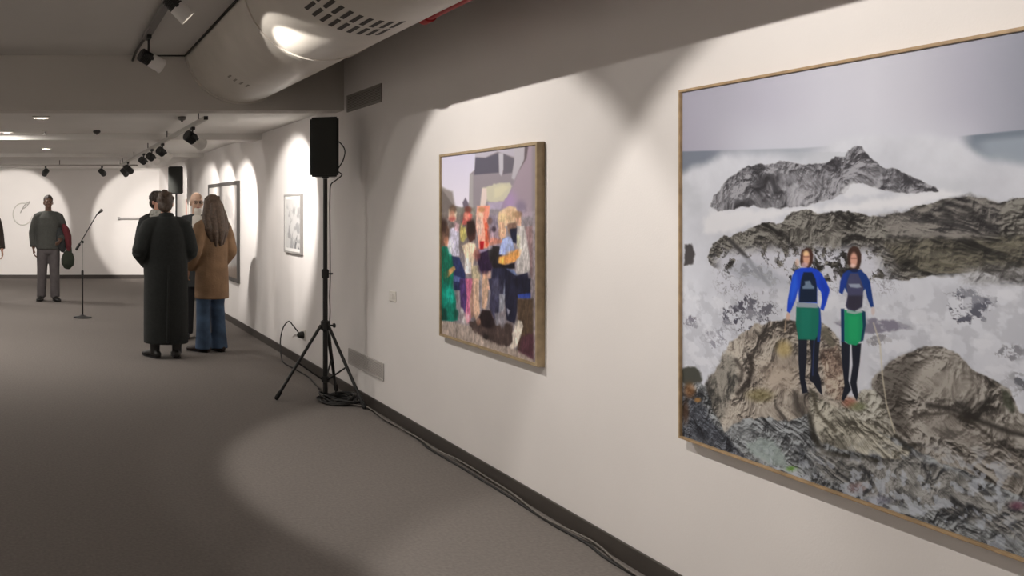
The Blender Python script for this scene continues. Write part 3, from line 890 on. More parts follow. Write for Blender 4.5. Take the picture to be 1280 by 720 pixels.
cv.poly(D((670, 420), (760, 400), (760, 600), (650, 540)), (98, 62, 76), 2, 2, alpha=0.75)
# smaller things in the crowd: hair, faces, arms, bags, folds
for (x_, y_, rx_, ry_, c_) in (
        (566, 262, 4, 5, (96, 72, 58)), (565, 268, 3, 4, (206, 150, 126)), (554, 282, 4.5, 8, (70, 52, 46)), (558, 301, 2.5, 5, (196, 140, 114)),
        (585, 262, 4, 4, (120, 60, 50)), (583, 270, 3, 4, (214, 150, 128)), (589, 284, 4.5, 9, (48, 34, 32)), (577, 290, 2, 9, (214, 196, 120)),
        (600, 268, 3.5, 5, (232, 186, 160)), (602, 262, 4, 3, (190, 140, 96)), (612, 276, 3, 4, (110, 84, 76)), (617, 300, 5, 3, (206, 140, 120)),
        (627, 282, 3, 5, (226, 178, 148)), (628, 272, 5, 5, (222, 196, 150)), (648, 276, 3.5, 5, (210, 164, 138)), (647, 268, 5, 4, (150, 118, 88)),
        (618, 322, 5, 9, (50, 44, 46)), (596, 318, 4, 7, (150, 92, 84)), (563, 308, 3, 9, (232, 226, 234)), (572, 330, 3, 7, (64, 74, 116)),
        (584, 330, 3, 6, (244, 236, 226)), (640, 318, 6, 4, (232, 172, 104)), (636, 306, 4, 7, (186, 196, 226)), (652, 306, 4, 12, (214, 206, 198)),
        (605, 336, 7, 6, (54, 38, 64)), (632, 348, 8, 9, (42, 42, 60)), (620, 360, 4, 12, (88, 86, 104)), (650, 352, 7, 8, (38, 38, 56)),
        (556, 340, 4, 10, (18, 96, 78)), (562, 372, 4, 8, (34, 170, 148)), (570, 392, 3, 5, (14, 84, 70)), (580, 400, 2, 4, (226, 220, 214)),
        (598, 402, 2.5, 4, (176, 132, 112)), (612, 404, 6, 6, (44, 34, 38)), (628, 402, 3, 7, (150, 146, 152)), (646, 412, 3, 9, (220, 208, 192))):
    cv.blob((x_, y_), (rx_ * 1.1, ry_ * 1.1), c_, 0.45, 0.75)
fold = fbm(U * 30, V * 12, 401, 4)
fgv, fgu = np.gradient(fold, 1.0 / cv.n)
zone = sstep(262, 285, cv.py)
cv.col = cv.col * (1 + 0.10 * (zone * np.tanh(-(fgu * 0.8 + fgv * 0.5) / 9.0))[..., None])
cv.blur(2)
keep = cv.col.copy()
cv.grain(0.20, 22, 311, 3)
cv.grain(0.14, 50, 317, 3)
low_ = sstep(250, 275, cv.py)[..., None]
cv.col = keep * (1 - low_) + cv.col * low_
cv.col = (cv.col - 132) * 1.16 + 132
put_print(cv, t_mid, SY0 + 0.013, SY1 - 0.013, SZ0 + 0.013, SZ1 - 0.013, xr, GAIN_MID)

# ---- the small pale photograph beyond the bulkhead
t_s, xr = framed('framed_photograph', 'small pale photograph in a thin grey frame, on the wall just behind the black loudspeaker',
                 9.02, 9.64, 1.09, 1.69, 0.03, 0.018, M['frame_grey'])
cv = Canvas(120, 9.62, 9.04, 1.11, 1.67, xr)
na = fbm(cv.U * 7, cv.V * 7, 5, 4)
cv.col[:] = (206, 205, 204)
cv.mix((150, 150, 152), 0.8 * sstep(0.45, 0.62, na) * sstep(0.1, 0.3, cv.V))
cv.mix((96, 96, 100), 0.8 * sstep(0.5, 0.6, fbm(cv.U * 9, cv.V * 5, 8, 4)) * sstep(0.45, 0.6, cv.V) * sstep(0.55, 0.7, cv.U))
cv.mix((236, 235, 233), 1 - sstep(0.05, 0.06, np.minimum(np.minimum(cv.U, 1 - cv.U), np.minimum(cv.V, 1 - cv.V))))
put_print(cv, t_s, 9.04, 9.62, 1.11, 1.67, xr, 0.9)

# ---- the tall dark-framed one behind the woman in tan
t_d, xr = framed('framed_photograph', 'wide pale photograph in a dark frame, behind the woman in the tan coat',
                 11.92, 14.05, 0.575, 1.905, 0.035, 0.05, M['frame_dark'])
cv = Canvas(200, 14.0, 11.97, 0.625, 1.855, xr)
na = fbm(cv.U * 5, cv.V * 4, 15, 4)
cv.col[:] = (196, 192, 188)
cv.mix((168, 164, 162), sstep(0.45, 0.65, na))
cv.mix((112, 108, 106), 1 - sstep(0.028, 0.04, np.abs(cv.U - 0.44)))
cv.mix((120, 104, 92), 0.8 * sstep(0.86, 0.93, cv.V + 0.1 * (na - 0.5)))
put_print(cv, t_d, 11.97, 14.0, 0.625, 1.855, xr, 0.85)

# ---- small white sheet further along
t_p = thing('poster', 'small white notice with a pinkish stripe, on the wall under the far loudspeaker', 'poster', (W, 16.4, 1.36))
link_mesh('sheet', box(-0.012, -0.001, -0.42, 0.42, 0, 0.36, 0.002), M['white_plastic'], t_p)
link_mesh('stripe', box(-0.0145, -0.012, -0.16, -0.02, 0.02, 0.34), mat('pink_ink', (0.55, 0.30, 0.27, 1), 0.6), t_p)

# ------------------------------------------------------------------ the duct
DX, DZ, DR = 1.688, 2.923, 0.482
t = thing('ventilation_duct', 'fat round cream ventilation duct running along the top of the right wall', 'duct', (DX, YB, DZ))


def duct_pt(a, y, r=DR):
    return Vector((r * math.cos(a), y, r * math.sin(a)))


bm = bmesh.new()
SEG = 96
prof = []
y = 0.0
joints = [0.0, -2.24, -4.1, -5.6, -7.1, -8.6, -10.1, -11.1]
ys = []
for j0, j1 in zip(joints[:-1], joints[1:]):
    ys += [(j0 - 0.012, DR - 0.004), (j0 - 0.03, DR), ((j0 + j1) / 2, DR), (j1 + 0.012, DR), (j1 + 0.003, DR - 0.004)]
rings = []
for yy, r in ys:
    rings.append([bm.verts.new(duct_pt(2 * PI * k / SEG, yy, r)) for k in range(SEG)])
for a, b in zip(rings[:-1], rings[1:]):
    for k in range(SEG):
        bm.faces.new((a[k], a[(k + 1) % SEG], b[(k + 1) % SEG], b[k]))
bm.faces.new(rings[0]); bm.faces.new(rings[-1])
link_mesh('duct_shell', bm, M['duct'], t, smooth=True, sharp=40)


def duct_band(name, y0, y1, dr, m):
    bm = bmesh.new()
    rs = []
    for yy, r in ((y0, DR - 0.004), (y0, DR + dr), (y1, DR + dr), (y1, DR - 0.004)):
        rs.append([bm.verts.new(duct_pt(2 * PI * k / SEG, yy, r)) for k in range(SEG)])
    for i in range(4):
        a, b = rs[i], rs[(i + 1) % 4]
        for k in range(SEG):
            bm.faces.new((a[k], a[(k + 1) % SEG], b[(k + 1) % SEG], b[k]))
    return link_mesh(name, bm, m, t, smooth=True, sharp=40)


for j in (-2.24, -5.6):
    duct_band('joint_band', j - 0.018, j + 0.018, 0.006, M['duct'])
duct_band('wall_collar', -0.03, -0.002, 0.012, M['duct'])


def slots(y0, n_len, pitch, length, a0, n_ang, da, width_a, stagger=0.0):
    """rows of slots lying along the duct, let into its skin"""
    bm = bmesh.new()
    for i in range(n_len):
        for k in range(n_ang):
            aa = math.radians(a0 + k * da)
            ya = y0 - i * pitch - (stagger if k % 2 else 0)
            yb = ya - length
            w2 = math.radians(width_a) / 2
            vs_ = []
            for r in (DR - 0.004, DR + 0.0018):
                for (q_, yy) in ((aa - w2, ya), (aa + w2, ya), (aa + w2, yb), (aa - w2, yb)):
                    vs_.append(bm.verts.new(duct_pt(q_, yy, r)))
            for f in ((0, 1, 2, 3), (4, 5, 6, 7), (0, 1, 5, 4), (1, 2, 6, 5), (2, 3, 7, 6), (3, 0, 4, 7)):
                bm.faces.new([vs_[j] for j in f])
    return bm


link_mesh('slot_grille', slots(-3.06, 2, 0.19, 0.15, 226, 9, 6.0, 2.6, 0.0), M['slot'], t)
link_mesh('slot_grille', slots(-0.85, 1, 0.2, 0.10, 233, 4, 6.0, 1.8), mat('slot_faint', (0.28, 0.26, 0.22, 1), 0.7), t)

tp = thing('sprinkler_pipe', 'red pipe running behind the cream duct at the top of the wall', 'pipe', (2.2, 4.75, 2.650))
bm = bmesh.new()
add_tube(bm, [(0, 0.55, 0), (0, -7.4, 0)], 0.033, seg=20)
link_mesh('pipe', bm, M['red'], tp, smooth=True, sharp=40)
bm = bmesh.new()
add_tube(bm, [(0, 0.56, 0), (0, 0.48, 0)], 0.043, seg=20)
link_mesh('end_cap', bm, M['red'], tp, smooth=True, sharp=40)
bm = bmesh.new()
add_box(bm, 0.03, 0.345, -2.6, -2.57, -0.012, 0.012, 0.002)
link_mesh('wall_bracket', bm, M['black_metal'], tp)


# ------------------------------------------------------------------ vents, switch, outlet
def vent(label, y0, y1, z0, z1, mf, md):
    t = thing('wall_vent', label, 'vent', (W, (y0 + y1) / 2, z0))
    h, L = z1 - z0, y1 - y0
    link_mesh('backing', box(-0.004, -0.001, -L / 2, L / 2, 0, h), md, t)
    bm = bmesh.new()
    b = 0.012
    for (a, c, d, e) in ((-L / 2, L / 2, 0, b), (-L / 2, L / 2, h - b, h), (-L / 2, -L / 2 + b, b, h - b), (L / 2 - b, L / 2, b, h - b)):
        add_box(bm, -0.012, -0.001, a, c, d, e, 0.0015)
    link_mesh('frame', bm, mf, t)
    bm = bmesh.new()
    n = 9
    for k in range(n):
        zc = b + (k + 0.5) * (h - 2 * b) / n
        add_box(bm, -0.0105, -0.003, -L / 2 + b, L / 2 - b, zc - 0.0035, zc + 0.0035)
    link_mesh('slats', bm, mf, t)


vent('long dark slatted vent high on the wall, above and behind the loudspeaker', 6.92, 7.70, 2.35, 2.49, M['vent'], M['vent_dark'])
vent('grey slatted vent low on the wall beside the tripod legs', 6.88, 7.66, 0.255, 0.385, M['vent_low'], M['vent_low_dark'])

t = thing('light_switch', 'small white switch plate on the wall left of the crowd photograph', 'switch', (W, 6.70, 0.87))
link_mesh('plate', box(-0.009, -0.001, -0.06, 0.06, 0, 0.075, 0.003), M['white_plastic'], t)
link_mesh('rocker', box(-0.014, -0.008, -0.02, 0.02, 0.018, 0.057, 0.002), M['white_plastic'], t)

t = thing('wall_outlet', 'wall outlet with a black plug in it, low on the wall left of the tripod', 'outlet', (W, 8.98, 0.31))
link_mesh('plate', box(-0.010, -0.001, -0.05, 0.05, -0.05, 0.05, 0.003), M['white_plastic'], t)
bm = bmesh.new()
add_lathe(bm, [(0.036, 0), (0.036, 0.02), (0.028, 0.045), (0.014, 0.06)], 20, Matrix.Rotation(-PI / 2, 4, 'Y') @ Matrix.Translation((0, 0, 0.010)))
link_mesh('plug', bm, M['black'], t, smooth=True, sharp=40)
o = link_mesh('power_cable', cable_bm([(2.49, 8.97, 0.335), (2.46, 9.05, 0.39), (2.47, 9.25, 0.41), (2.46, 9.42, 0.33), (2.44, 9.46, 0.20), (2.42, 9.36, 0.06),
                                        (2.40, 9.18, 0.009), (2.41, 8.8, 0.008), (2.42, 8.4, 0.008), (2.38, 8.05, 0.008), (2.36, 7.86, 0.008), (2.33, 7.79, 0.02)], 0.0065), M['cable'], smooth=True)
tag(o, 'black cable looping from the wall outlet down to the floor by the tripod', 'cable')

# ------------------------------------------------------------------ rails and spotlights
def rail(label, x0, x1, y0, y1, ztop, zc, m, name='lighting_rail', hangers=()):
    t = thing(name, label, 'light rail', ((x0 + x1) / 2, (y0 + y1) / 2, zc))
    hx, hy = (x1 - x0) / 2, (y1 - y0) / 2
    link_mesh('rail_body', box(-hx, hx, -hy, hy, -0.017, 0.017, 0.003), m, t)
    for s in (-1, 1):
        if hy > hx:
            bm = box(-hx * 0.9, hx * 0.9, min(s * hy, s * (hy + 0.012)), max(s * hy, s * (hy + 0.012)), -0.016, 0.016, 0.003)
        else:
            bm = box(min(s * hx, s * (hx + 0.012)), max(s * hx, s * (hx + 0.012)), -hy * 0.9, hy * 0.9, -0.016, 0.016, 0.003)
        link_mesh('end_cap', bm, M['black'], t)
    for (x, y) in hangers:
        bm = bmesh.new()
        add_tube(bm, [(x - t.location.x, y - t.location.y, 0.015), (x - t.location.x, y - t.location.y, ztop - zc)], 0.006, seg=10)
        link_mesh('hanger', bm, M['black_metal'], t, smooth=True, sharp=40)
    return t


RX = 0.77
rail('grey light rail under the front ceiling, above the nearest spotlight', RX - 0.026, RX + 0.026, 0.5, 6.9, Z_FRONT, 2.827, M['rail_grey'],
     hangers=((RX, 1.5), (RX, 4.2), (RX, 6.6)))
o = link_mesh('rail_feed_cable', cable_bm([(RX - 0.005, 6.92, 2.826), (RX - 0.01, 7.15, 2.826), (RX - 0.012, 7.5, 2.826), (RX - 0.012, 7.785, 2.80)], 0.012), M['black_metal'], smooth=True)
tag(o, 'short dark feed cable joining the front rail to the bulkhead', 'cable')
LX = 1.40
rail('long pale light rail under the rear ceiling, carrying a row of spotlights', LX - 0.02, LX + 0.02, 7.92, 16.5, Z_REAR, 2.325, M['rail_pale'],
     hangers=((LX, 8.3), (LX, 10.4), (LX, 12.3), (LX, 14.2), (LX, 16.2)))
FY = 16.75
rail('light rail across the far end of the room, parallel to the end wall', -1.3, LX + 0.3, FY - 0.02, FY + 0.02, Z_REAR, 2.325, M['rail_pale'],
     hangers=((-1.0, FY), (0.3, FY), (1.4, FY)))


def spotlight(label, mount, drop, target, power, angle, blend, spill=0, spill_angle=0, on=True, s=1.0, group=None, rad=0.005, body='lamp_white'):
    """track spotlight: adaptor on the rail, stem, yoke, head of black heat sink + pale barrel + rim + lens"""
    t = thing('track_spotlight', label, 'spotlight', mount, 0, group)
    link_mesh('track_adaptor', box(-0.017, 0.017, -0.05, 0.05, -0.028, -0.001, 0.003), M['black'], t)
    bm = bmesh.new()
    add_tube(bm, [(0, 0, -0.027), (0, 0, -drop + 0.03)], 0.008, seg=12)
    link_mesh('stem', bm, M['black'], t, smooth=True, sharp=40)
    piv = Vector((0, 0, -drop))
    d = (Vector(target) - Vector(mount) - piv).normalized()
    q_ = d.to_track_quat('-Z', 'Y')
    mt = Matrix.Translation(piv) @ q_.to_matrix().to_4x4() @ Matrix.Diagonal((s, s, s, 1))
    bm = bmesh.new()
    add_box(bm, -0.058, -0.052, -0.012, 0.012, -0.02, 0.052)
    add_box(bm, 0.052, 0.058, -0.012, 0.012, -0.02, 0.052)
    add_box(bm, -0.058, 0.058, -0.012, 0.012, 0.048, 0.056)
    bm.transform(mt)
    link_mesh('yoke', bm, M['black'], t)
    bm = bmesh.new()
    p_ = [(0.040, 0.075), (0.046, 0.070)]
    for k in range(5):
        z = 0.066 - k * 0.013
        p_ += [(0.049, z), (0.049, z - 0.006), (0.041, z - 0.0065), (0.041, z - 0.0125)]
    p_ += [(0.049, 0.0), (0.049, -0.012)]
    add_lathe(bm, p_, 28, mt)
    link_mesh('heat_sink', bm, M['black'], t, smooth=True, sharp=30)
    bm = bmesh.new()
    add_lathe(bm, [(0.048, -0.010), (0.051, -0.014), (0.051, -0.105), (0.049, -0.108), (0.045, -0.108), (0.043, -0.09), (0.02, -0.088)], 32, mt)
    link_mesh('barrel', bm, M[body], t, smooth=True, sharp=30)
    bm = bmesh.new()
    add_lathe(bm, [(0.044, -0.104), (0.054, -0.104), (0.054, -0.118), (0.046, -0.118), (0.0445, -0.106)], 32, mt)
    link_mesh('rim', bm, M['lamp_white'] if body == 'lamp_white' else M['black'], t, smooth=True, sharp=30)
    bm = bmesh.new()
    add_lathe(bm, [(0.0445, -0.100), (0.0445, -0.104), (0.03, -0.108), (0.01, -0.110)], 32, mt)
    link_mesh('lens', bm, M['lens_on'] if on else M['lens_off'], t, smooth=True, sharp=50)
    if on:
        for nm, pw, an, bl in (('beam', power, angle, blend), ('spill', spill, spill_angle, 0.12)):
            if pw <= 0:
                continue
            ld = bpy.data.lights.new(nm, 'SPOT')
            ld.energy = pw
            ld.color = WARM
            ld.spot_size = math.radians(an)
            ld.spot_blend = bl
            ld.shadow_soft_size = rad
            lo = bpy.data.objects.new(nm, ld)
            C.objects.link(lo)
            lo.parent = t
            lo.location = piv + d * 0.122 * s
            lo.rotation_euler = q_.to_euler()
    return t


GS = 'spotlights on the front rail'
spotlight('nearest white-bodied spotlight on the front rail, level with the crowd photograph', (RX, 5.36, 2.809), 0.08, (2.55, 5.2, 0.85),
          P_NEAR, 82, 0.22, P_NEAR_SPILL, 100, group=GS, s=0.9)
spotlight('front-rail spotlight above the large sea photograph, outside the picture', (RX, 2.97, 2.809), 0.08, (2.55, 2.85, 0.8),
          P_BIG, 80, 0.22, P_BIG_SPILL, 98, group=GS, s=0.9)
spotlight('unlit spotlight at the far end of the front rail, hanging before the bulkhead', (RX, 6.72, 2.809), 0.17, (2.2, 7.1, 1.9), 0, 0, 0, on=False, group=GS)
GL = 'spotlights on the long rail'
spotlight('spotlight nearest to the bulkhead on the long rail, set apart from the others', (LX, 8.62, 2.308), 0.11, (2.55, 9.25, 1.55), P_LONG, 72, 0.45, 4, 110, group=GL, s=1.1)
spotlight('second spotlight along the long rail, aimed at the dark-framed photograph', (LX, 10.8, 2.308), 0.11, (2.55, 11.6, 1.45), P_LONG, 62, 0.45, 4, 110, group=GL)
spotlight('third spotlight along the long rail, close behind the second', (LX, 11.85, 2.308), 0.11, (2.55, 12.8, 1.5), P_LONG, 58, 0.45, 4, 110, group=GL)
spotlight('fourth spotlight along the long rail, above the women talking', (LX, 12.8, 2.308), 0.11, (2.55, 14.0, 1.5), P_LONG, 56, 0.45, 4, 110, group=GL)
spotlight('last spotlight on the long rail, beside the cross rail', (LX, 15.2, 2.308), 0.11, (2.55, 17.0, 1.4), P_LONG, 58, 0.5, 0, 90, group=GL, body='black')
GF = 'spotlights on the far cross rail'
spotlight('black spotlight on the cross rail above the man in the grey jumper', (0.044, FY, 2.308), 0.10, (-0.62, YE, 1.2), P_FAR, 42, 0.25, group=GF, body='black')
spotlight('black spotlight on the cross rail above the microphone stand', (1.07, FY, 2.308), 0.10, (2.3, YE, 1.2), P_FAR, 42, 0.25, group=GF, body='black')
spotlight('black spotlight on the cross rail close to its corner with the long rail', (1.47, FY, 2.308), 0.10, (2.5, YE - 1.4, 1.3), P_FAR * 0.4, 55, 0.4, group=GF, body='black')

# ------------------------------------------------------------------ rear ceiling fittings
def downlight(label, x, y, s, z=Z_REAR):
    t = thing('ceiling_downlight', label, 'ceiling light', (x, y, z), 0, 'square downlights in the rear ceiling')
    bm = bmesh.new()
    b = 0.016
    for (a, c, d, e) in ((-s, s, -s, -s + b), (-s, s, s - b, s), (-s, -s + b, -s + b, s - b), (s - b, s, -s + b, s - b)):
        add_box(bm, a, c, d, e, -0.012, -0.001, 0.002)
    link_mesh('frame', bm, M['white_plastic'], t)
    link_mesh('diffuser', box(-s + b, s - b, -s + b, s - b, -0.007, -0.001), M['diffuser'], t)
    lo = area_light('lamp', (0, 0, -0.010), (0, 0, -1), s * 1.6, P_DOWN)
    lo.parent = t


downlight('square ceiling downlight nearest the bulkhead, left part of the rear ceiling', -0.02, 8.78, 0.085)
downlight('square ceiling downlight at the left picture edge, just before the ceiling beam', -0.42, 10.45, 0.085)
downlight('square ceiling downlight beyond the ceiling beam, near the end wall', -0.36, 15.6, 0.10)
downlight('square ceiling downlight beyond the ceiling beam, above the man in the grey jumper', 0.05, 13.4, 0.07)
for lab, x, y in (('round sensor on the rear ceiling, between bulkhead and beam, left of the rail', 0.60, 10.3),
                  ('round sensor on the rear ceiling beside the near end of the long rail', 1.32, 8.75)):
    t = thing('smoke_detector', lab, 'smoke detector', (x, y, Z_REAR))
    bm = bmesh.new()
    add_lathe(bm, [(0.035, -0.001), (0.042, -0.008), (0.042, -0.02), (0.03, -0.034), (0.012, -0.04)], 24)
    link_mesh('housing', bm, M['frame_dark'] if x < 1 else M['rail_grey'], t, smooth=True, sharp=40)
    bm = bmesh.new()
    add_lathe(bm, [(0.010, -0.038), (0.010, -0.048), (0.004, -0.050)], 12)
    link_mesh('sensor', bm, M['black'], t, smooth=True, sharp=40)
t = thing('ceiling_sprinkler', 'tiny pale sprinkler head on the rear ceiling near the bulkhead downlight', 'sprinkler', (0.02, 10.35, Z_REAR))
bm = bmesh.new(); add_lathe(bm, [(0.035, -0.001), (0.033, -0.008), (0.012, -0.012)], 20)
link_mesh('escutcheon', bm, M['white_plastic'], t, smooth=True, sharp=40)
bm = bmesh.new(); add_lathe(bm, [(0.008, -0.011), (0.007, -0.04), (0.022, -0.042), (0.022, -0.045)], 16)
link_mesh('nozzle', bm, M['steel'], t, smooth=True, sharp=40)

# end wall fittings
t = thing('wall_handrail', 'thin grey rail fixed level on the white end wall, left of the group', 'wall rail', (2.0, YE, 1.32))
bm = bmesh.new(); add_tube(bm, [(-0.36, -0.05, 0), (0.36, -0.05, 0)], 0.02, seg=12)
link_mesh('bar', bm, M['frame_grey'], t, smooth=True, sharp=40)
bm = bmesh.new(); add_lathe(bm, [(0.034, 0), (0.034, 0.05), (0.02, 0.06)], 16, Matrix.Translation((-0.37, -0.05, 0)) @ Matrix.Rotation(PI / 2, 4, 'Y'))
link_mesh('end_knob', bm, M['frame_grey'], t, smooth=True, sharp=40)
for x in (-0.25, 0.25):
    bm = bmesh.new(); add_tube(bm, [(x, -0.001, 0), (x, -0.05, 0)], 0.010, seg=10)
    link_mesh('bracket', bm, M['frame_grey'], t, smooth=True, sharp=40)
t = thing('wall_relief', 'pale ring-shaped relief on the white end wall behind the man in the grey jumper', 'wall relief', (-0.45, YE, 1.42))
bm = bmesh.new()
pts = [(0.21 * math.cos(a), -0.012, 0.24 * math.sin(a)) for a in [math.radians(60 + k * 9) for k in range(33)]]
add_tube(bm, pts, 0.012, seg=10)
link_mesh('ring', bm, mat('relief_pale', (0.60, 0.58, 0.54, 1), 0.6), t, smooth=True)
bm = bmesh.new()
add_tube(bm, spline([(-0.02, -0.012, 0.10), (0.08, -0.012, 0.16), (0.16, -0.012, 0.27), (0.05, -0.012, 0.2), (-0.05, -0.012, 0.02)], 6), 0.010, seg=8)
link_mesh('strand', bm, M['rail_pale'], t, smooth=True)

# ------------------------------------------------------------------ loudspeakers on tripods
def tripod(label, x, y, top, a0, rfoot=0.39, collar=0.605, group=None):
    t = thing('speaker_stand', label, 'speaker stand', (x, y, 0), 0, group)
    bm = bmesh.new()
    add_tube(bm, [(0, 0, 0.06), (0, 0, 1.03)], 0.0195, seg=20)
    link_mesh('lower_pole', bm, M['black_metal'], t, smooth=True, sharp=40)
    bm = bmesh.new()
    add_tube(bm, [(0, 0, 0.95), (0, 0, top)], 0.0165, seg=20)
    link_mesh('upper_pole', bm, M['black_metal'], t, smooth=True, sharp=40)
    bm = bmesh.new()
    add_lathe(bm, [(0.021, 0.985), (0.029, 0.99), (0.029, 1.05), (0.019, 1.058)], 20)
    add_tube(bm, [(0.025, 0, 1.02), (0.06, 0, 1.02)], 0.007, seg=10)
    link_mesh('clamp', bm, M['black'], t, smooth=True, sharp=40)
    bm = bmesh.new()
    add_lathe(bm, [(0.022, collar - 0.045), (0.036, collar - 0.035), (0.036, collar + 0.03), (0.023, collar + 0.04)], 20)
    link_mesh('leg_collar', bm, M['black'], t, smooth=True, sharp=40)
    bm = bmesh.new()
    add_tube(bm, [(0.03, -0.01, collar), (0.056, -0.02, collar)], 0.007, seg=10)
    add_lathe(bm, [(0.016, 0), (0.018, 0.004), (0.018, 0.016), (0.012, 0.02)], 16, Matrix.Translation((0.056, -0.02, collar)) @ Matrix.Rotation(PI / 2, 4, 'Y'))
    link_mesh('knob', bm, M['black'], t, smooth=True, sharp=40)
    low = 0.17
    bm = bmesh.new()
    add_lathe(bm, [(0.021, low - 0.025), (0.03, low - 0.02), (0.03, low + 0.02), (0.021, low + 0.025)], 20)
    link_mesh('brace_collar', bm, M['black'], t, smooth=True, sharp=40)
    for k in range(3):
        a = math.radians(a0 + 120 * k)
        c_, s_ = math.cos(a), math.sin(a)
        p0 = Vector((0.034 * c_, 0.034 * s_, collar))
        p1 = Vector((rfoot * c_, rfoot * s_, 0.022))
        bm = bmesh.new()
        add_tube(bm, [p0, p1], 0.0125, seg=14)
        lg = link_mesh('leg', bm, M['black_metal'], t, smooth=True, sharp=40)
        bm = bmesh.new()
        e = (p1 - p0).normalized()
        add_tube(bm, [p1 - e * 0.045, p1 + e * 0.004], [0.0165, 0.0175], seg=14, round_ends=True)
        link_mesh('rubber_foot', bm, M['rubber'], lg, smooth=True)
        bm = bmesh.new()
        pm = p0.lerp(p1, 0.52)
        add_tube(bm, [(0.028 * c_, 0.028 * s_, low), pm], 0.007, seg=10)
        link_mesh('brace', bm, M['black_metal'], t, smooth=True, sharp=40)
    return t


def loudspeaker(label, x, y, z, rot, w=0.20, d=0.20, h=0.475, group=None):
    t = thing('loudspeaker', label, 'loudspeaker', (x, y, z), rot, group)
    bm = bmesh.new()
    pl = [(-w / 2, -d / 2), (w / 2, -d / 2), (w * 0.36, d / 2), (-w * 0.36, d / 2)]
    lo = [bm.verts.new((a, b, 0)) for a, b in pl]
    hi = [bm.verts.new((a, b, h)) for a, b in pl]
    bm.faces.new(lo); bm.faces.new(hi)
    for k in range(4):
        bm.faces.new((lo[k], lo[(k + 1) % 4], hi[(k + 1) % 4], hi[k]))
    bmesh.ops.recalc_face_normals(bm, faces=bm.faces[:])
    bmesh.ops.bevel(bm, geom=bm.edges[:], offset=0.014, segments=4, affect='EDGES')
    link_mesh('cabinet', bm, M['black'], t, smooth=True, sharp=35)
    bm = bmesh.new()
    add_box(bm, -w / 2 + 0.012, w / 2 - 0.012, -d / 2 - 0.006, -d / 2 + 0.004, 0.014, h - 0.014, 0.005, 3)
    link_mesh('grille', bm, M['grille'], t, smooth=True, sharp=35)
    bm = bmesh.new()
    add_lathe(bm, [(0.028, -0.012), (0.028, 0.004), (0.018, 0.006)], 20)
    link_mesh('pole_socket', bm, M['black'], t, smooth=True, sharp=40)
    bm = bmesh.new()
    add_box(bm, -0.05, 0.05, d / 2 - 0.004, d / 2 + 0.004, 0.09, 0.30, 0.003)
    link_mesh('rear_panel', bm, M['black_metal'], t)
    bm = bmesh.new()
    add_tube(bm, spline([(-0.045, 0.03, h - 0.004), (-0.04, 0.03, h + 0.0), (0.04, 0.03, h + 0.0), (0.045, 0.03, h - 0.004)], 5), 0.006, seg=10)
    link_mesh('handle', bm, M['black'], t, smooth=True)
    return t


SX, SY = 2.275, 7.42
tripod('black tripod stand under the loudspeaker, beside the right wall', SX, SY, 1.786, 180)
loudspeaker('black loudspeaker on the tall tripod stand before the bulkhead', SX, SY, 1.80, math.radians(-22), 0.225, 0.21)
tripod('black stand of the far loudspeaker, hidden behind the talking group', 2.30, 15.9, 1.782, 180, 0.24)
loudspeaker('black far loudspeaker above the heads of the talking group', 2.30, 15.9, 1.795, math.radians(-15), 0.26, 0.22, 0.47)

o = link_mesh('speaker_cable', cable_bm([(SX + 0.045, SY + 0.11, 2.06), (SX + 0.13, SY + 0.12, 2.10), (SX + 0.185, SY + 0.09, 2.03), (SX + 0.17, SY + 0.08, 1.94), (SX + 0.13, SY + 0.09, 1.86),
                                        (SX + 0.15, SY + 0.05, 1.82), (SX + 0.10, SY + 0.02, 1.78), (SX + 0.045, SY - 0.005, 1.74), (SX + 0.034, SY - 0.012, 1.66), (SX + 0.032, SY - 0.012, 1.5),
                                        (SX + 0.034, SY - 0.014, 1.3), (SX + 0.028, SY - 0.036, 1.12), (SX + 0.028, SY - 0.038, 0.98), (SX + 0.026, SY - 0.03, 0.84), (SX + 0.026, SY - 0.04, 0.72), (SX + 0.018, SY - 0.052, 0.60),
                                        (SX + 0.03, SY - 0.055, 0.45), (SX + 0.06, SY - 0.04, 0.25), (SX + 0.07, SY - 0.05, 0.06)], 0.0048, 8), M['cable'], smooth=True)
tag(o, 'thin black cable from the back of the loudspeaker down its stand', 'cable')

# heap of coiled cable at the stand's foot
bm = bmesh.new()
random.seed(11)
pts = []
for k in range(150):
    a = k * 0.42
    r = 0.125 + 0.035 * math.sin(k * 0.37) + 0.02 * random.random()
    pts.append((0.02 + r * 1.0 * math.cos(a), 0.0 + r * 1.1 * math.sin(a), 0.008 + 0.062 * (k / 150) * (0.6 + 0.4 * math.sin(k * 0.9)) ))
add_tube(bm, spline(pts, 3), 0.0075, seg=8)
o = link_mesh('coiled_cable', bm, M['cable'], None, smooth=True)
o.location = (SX + 0.075, SY - 0.07, 0)
tag(o, 'heap of coiled black cable on the carpet at the foot of the tripod', 'cable')

random.seed(3)
pts = [(SX + 0.12, SY - 0.18, 0.012)]
yy = SY - 0.30
while yy > 1.2:
    pts.append((W - 0.040 - 0.035 * random.random(), yy, 0.0075))
    yy -= 0.17 + 0.15 * random.random()
o = link_mesh('floor_cable', cable_bm(pts, 0.0065, 6), M['cable'], smooth=True)
tag(o, 'black cable lying along the baseboard of the right wall', 'cable')
pts = [(SX + 0.10, SY - 0.20, 0.012)]
yy = SY - 0.36
while yy > 1.2:
    pts.append((W - 0.030 - 0.05 * random.random(), yy, 0.0195 + 0.004 * random.random()))
    yy -= 0.2 + 0.2 * random.random()
o = link_mesh('floor_cable', cable_bm(pts, 0.005, 6), mat('cable_grey', (0.16, 0.145, 0.13, 1), 0.5), smooth=True)
tag(o, 'thinner grey cable lying over the black one along the baseboard', 'cable')

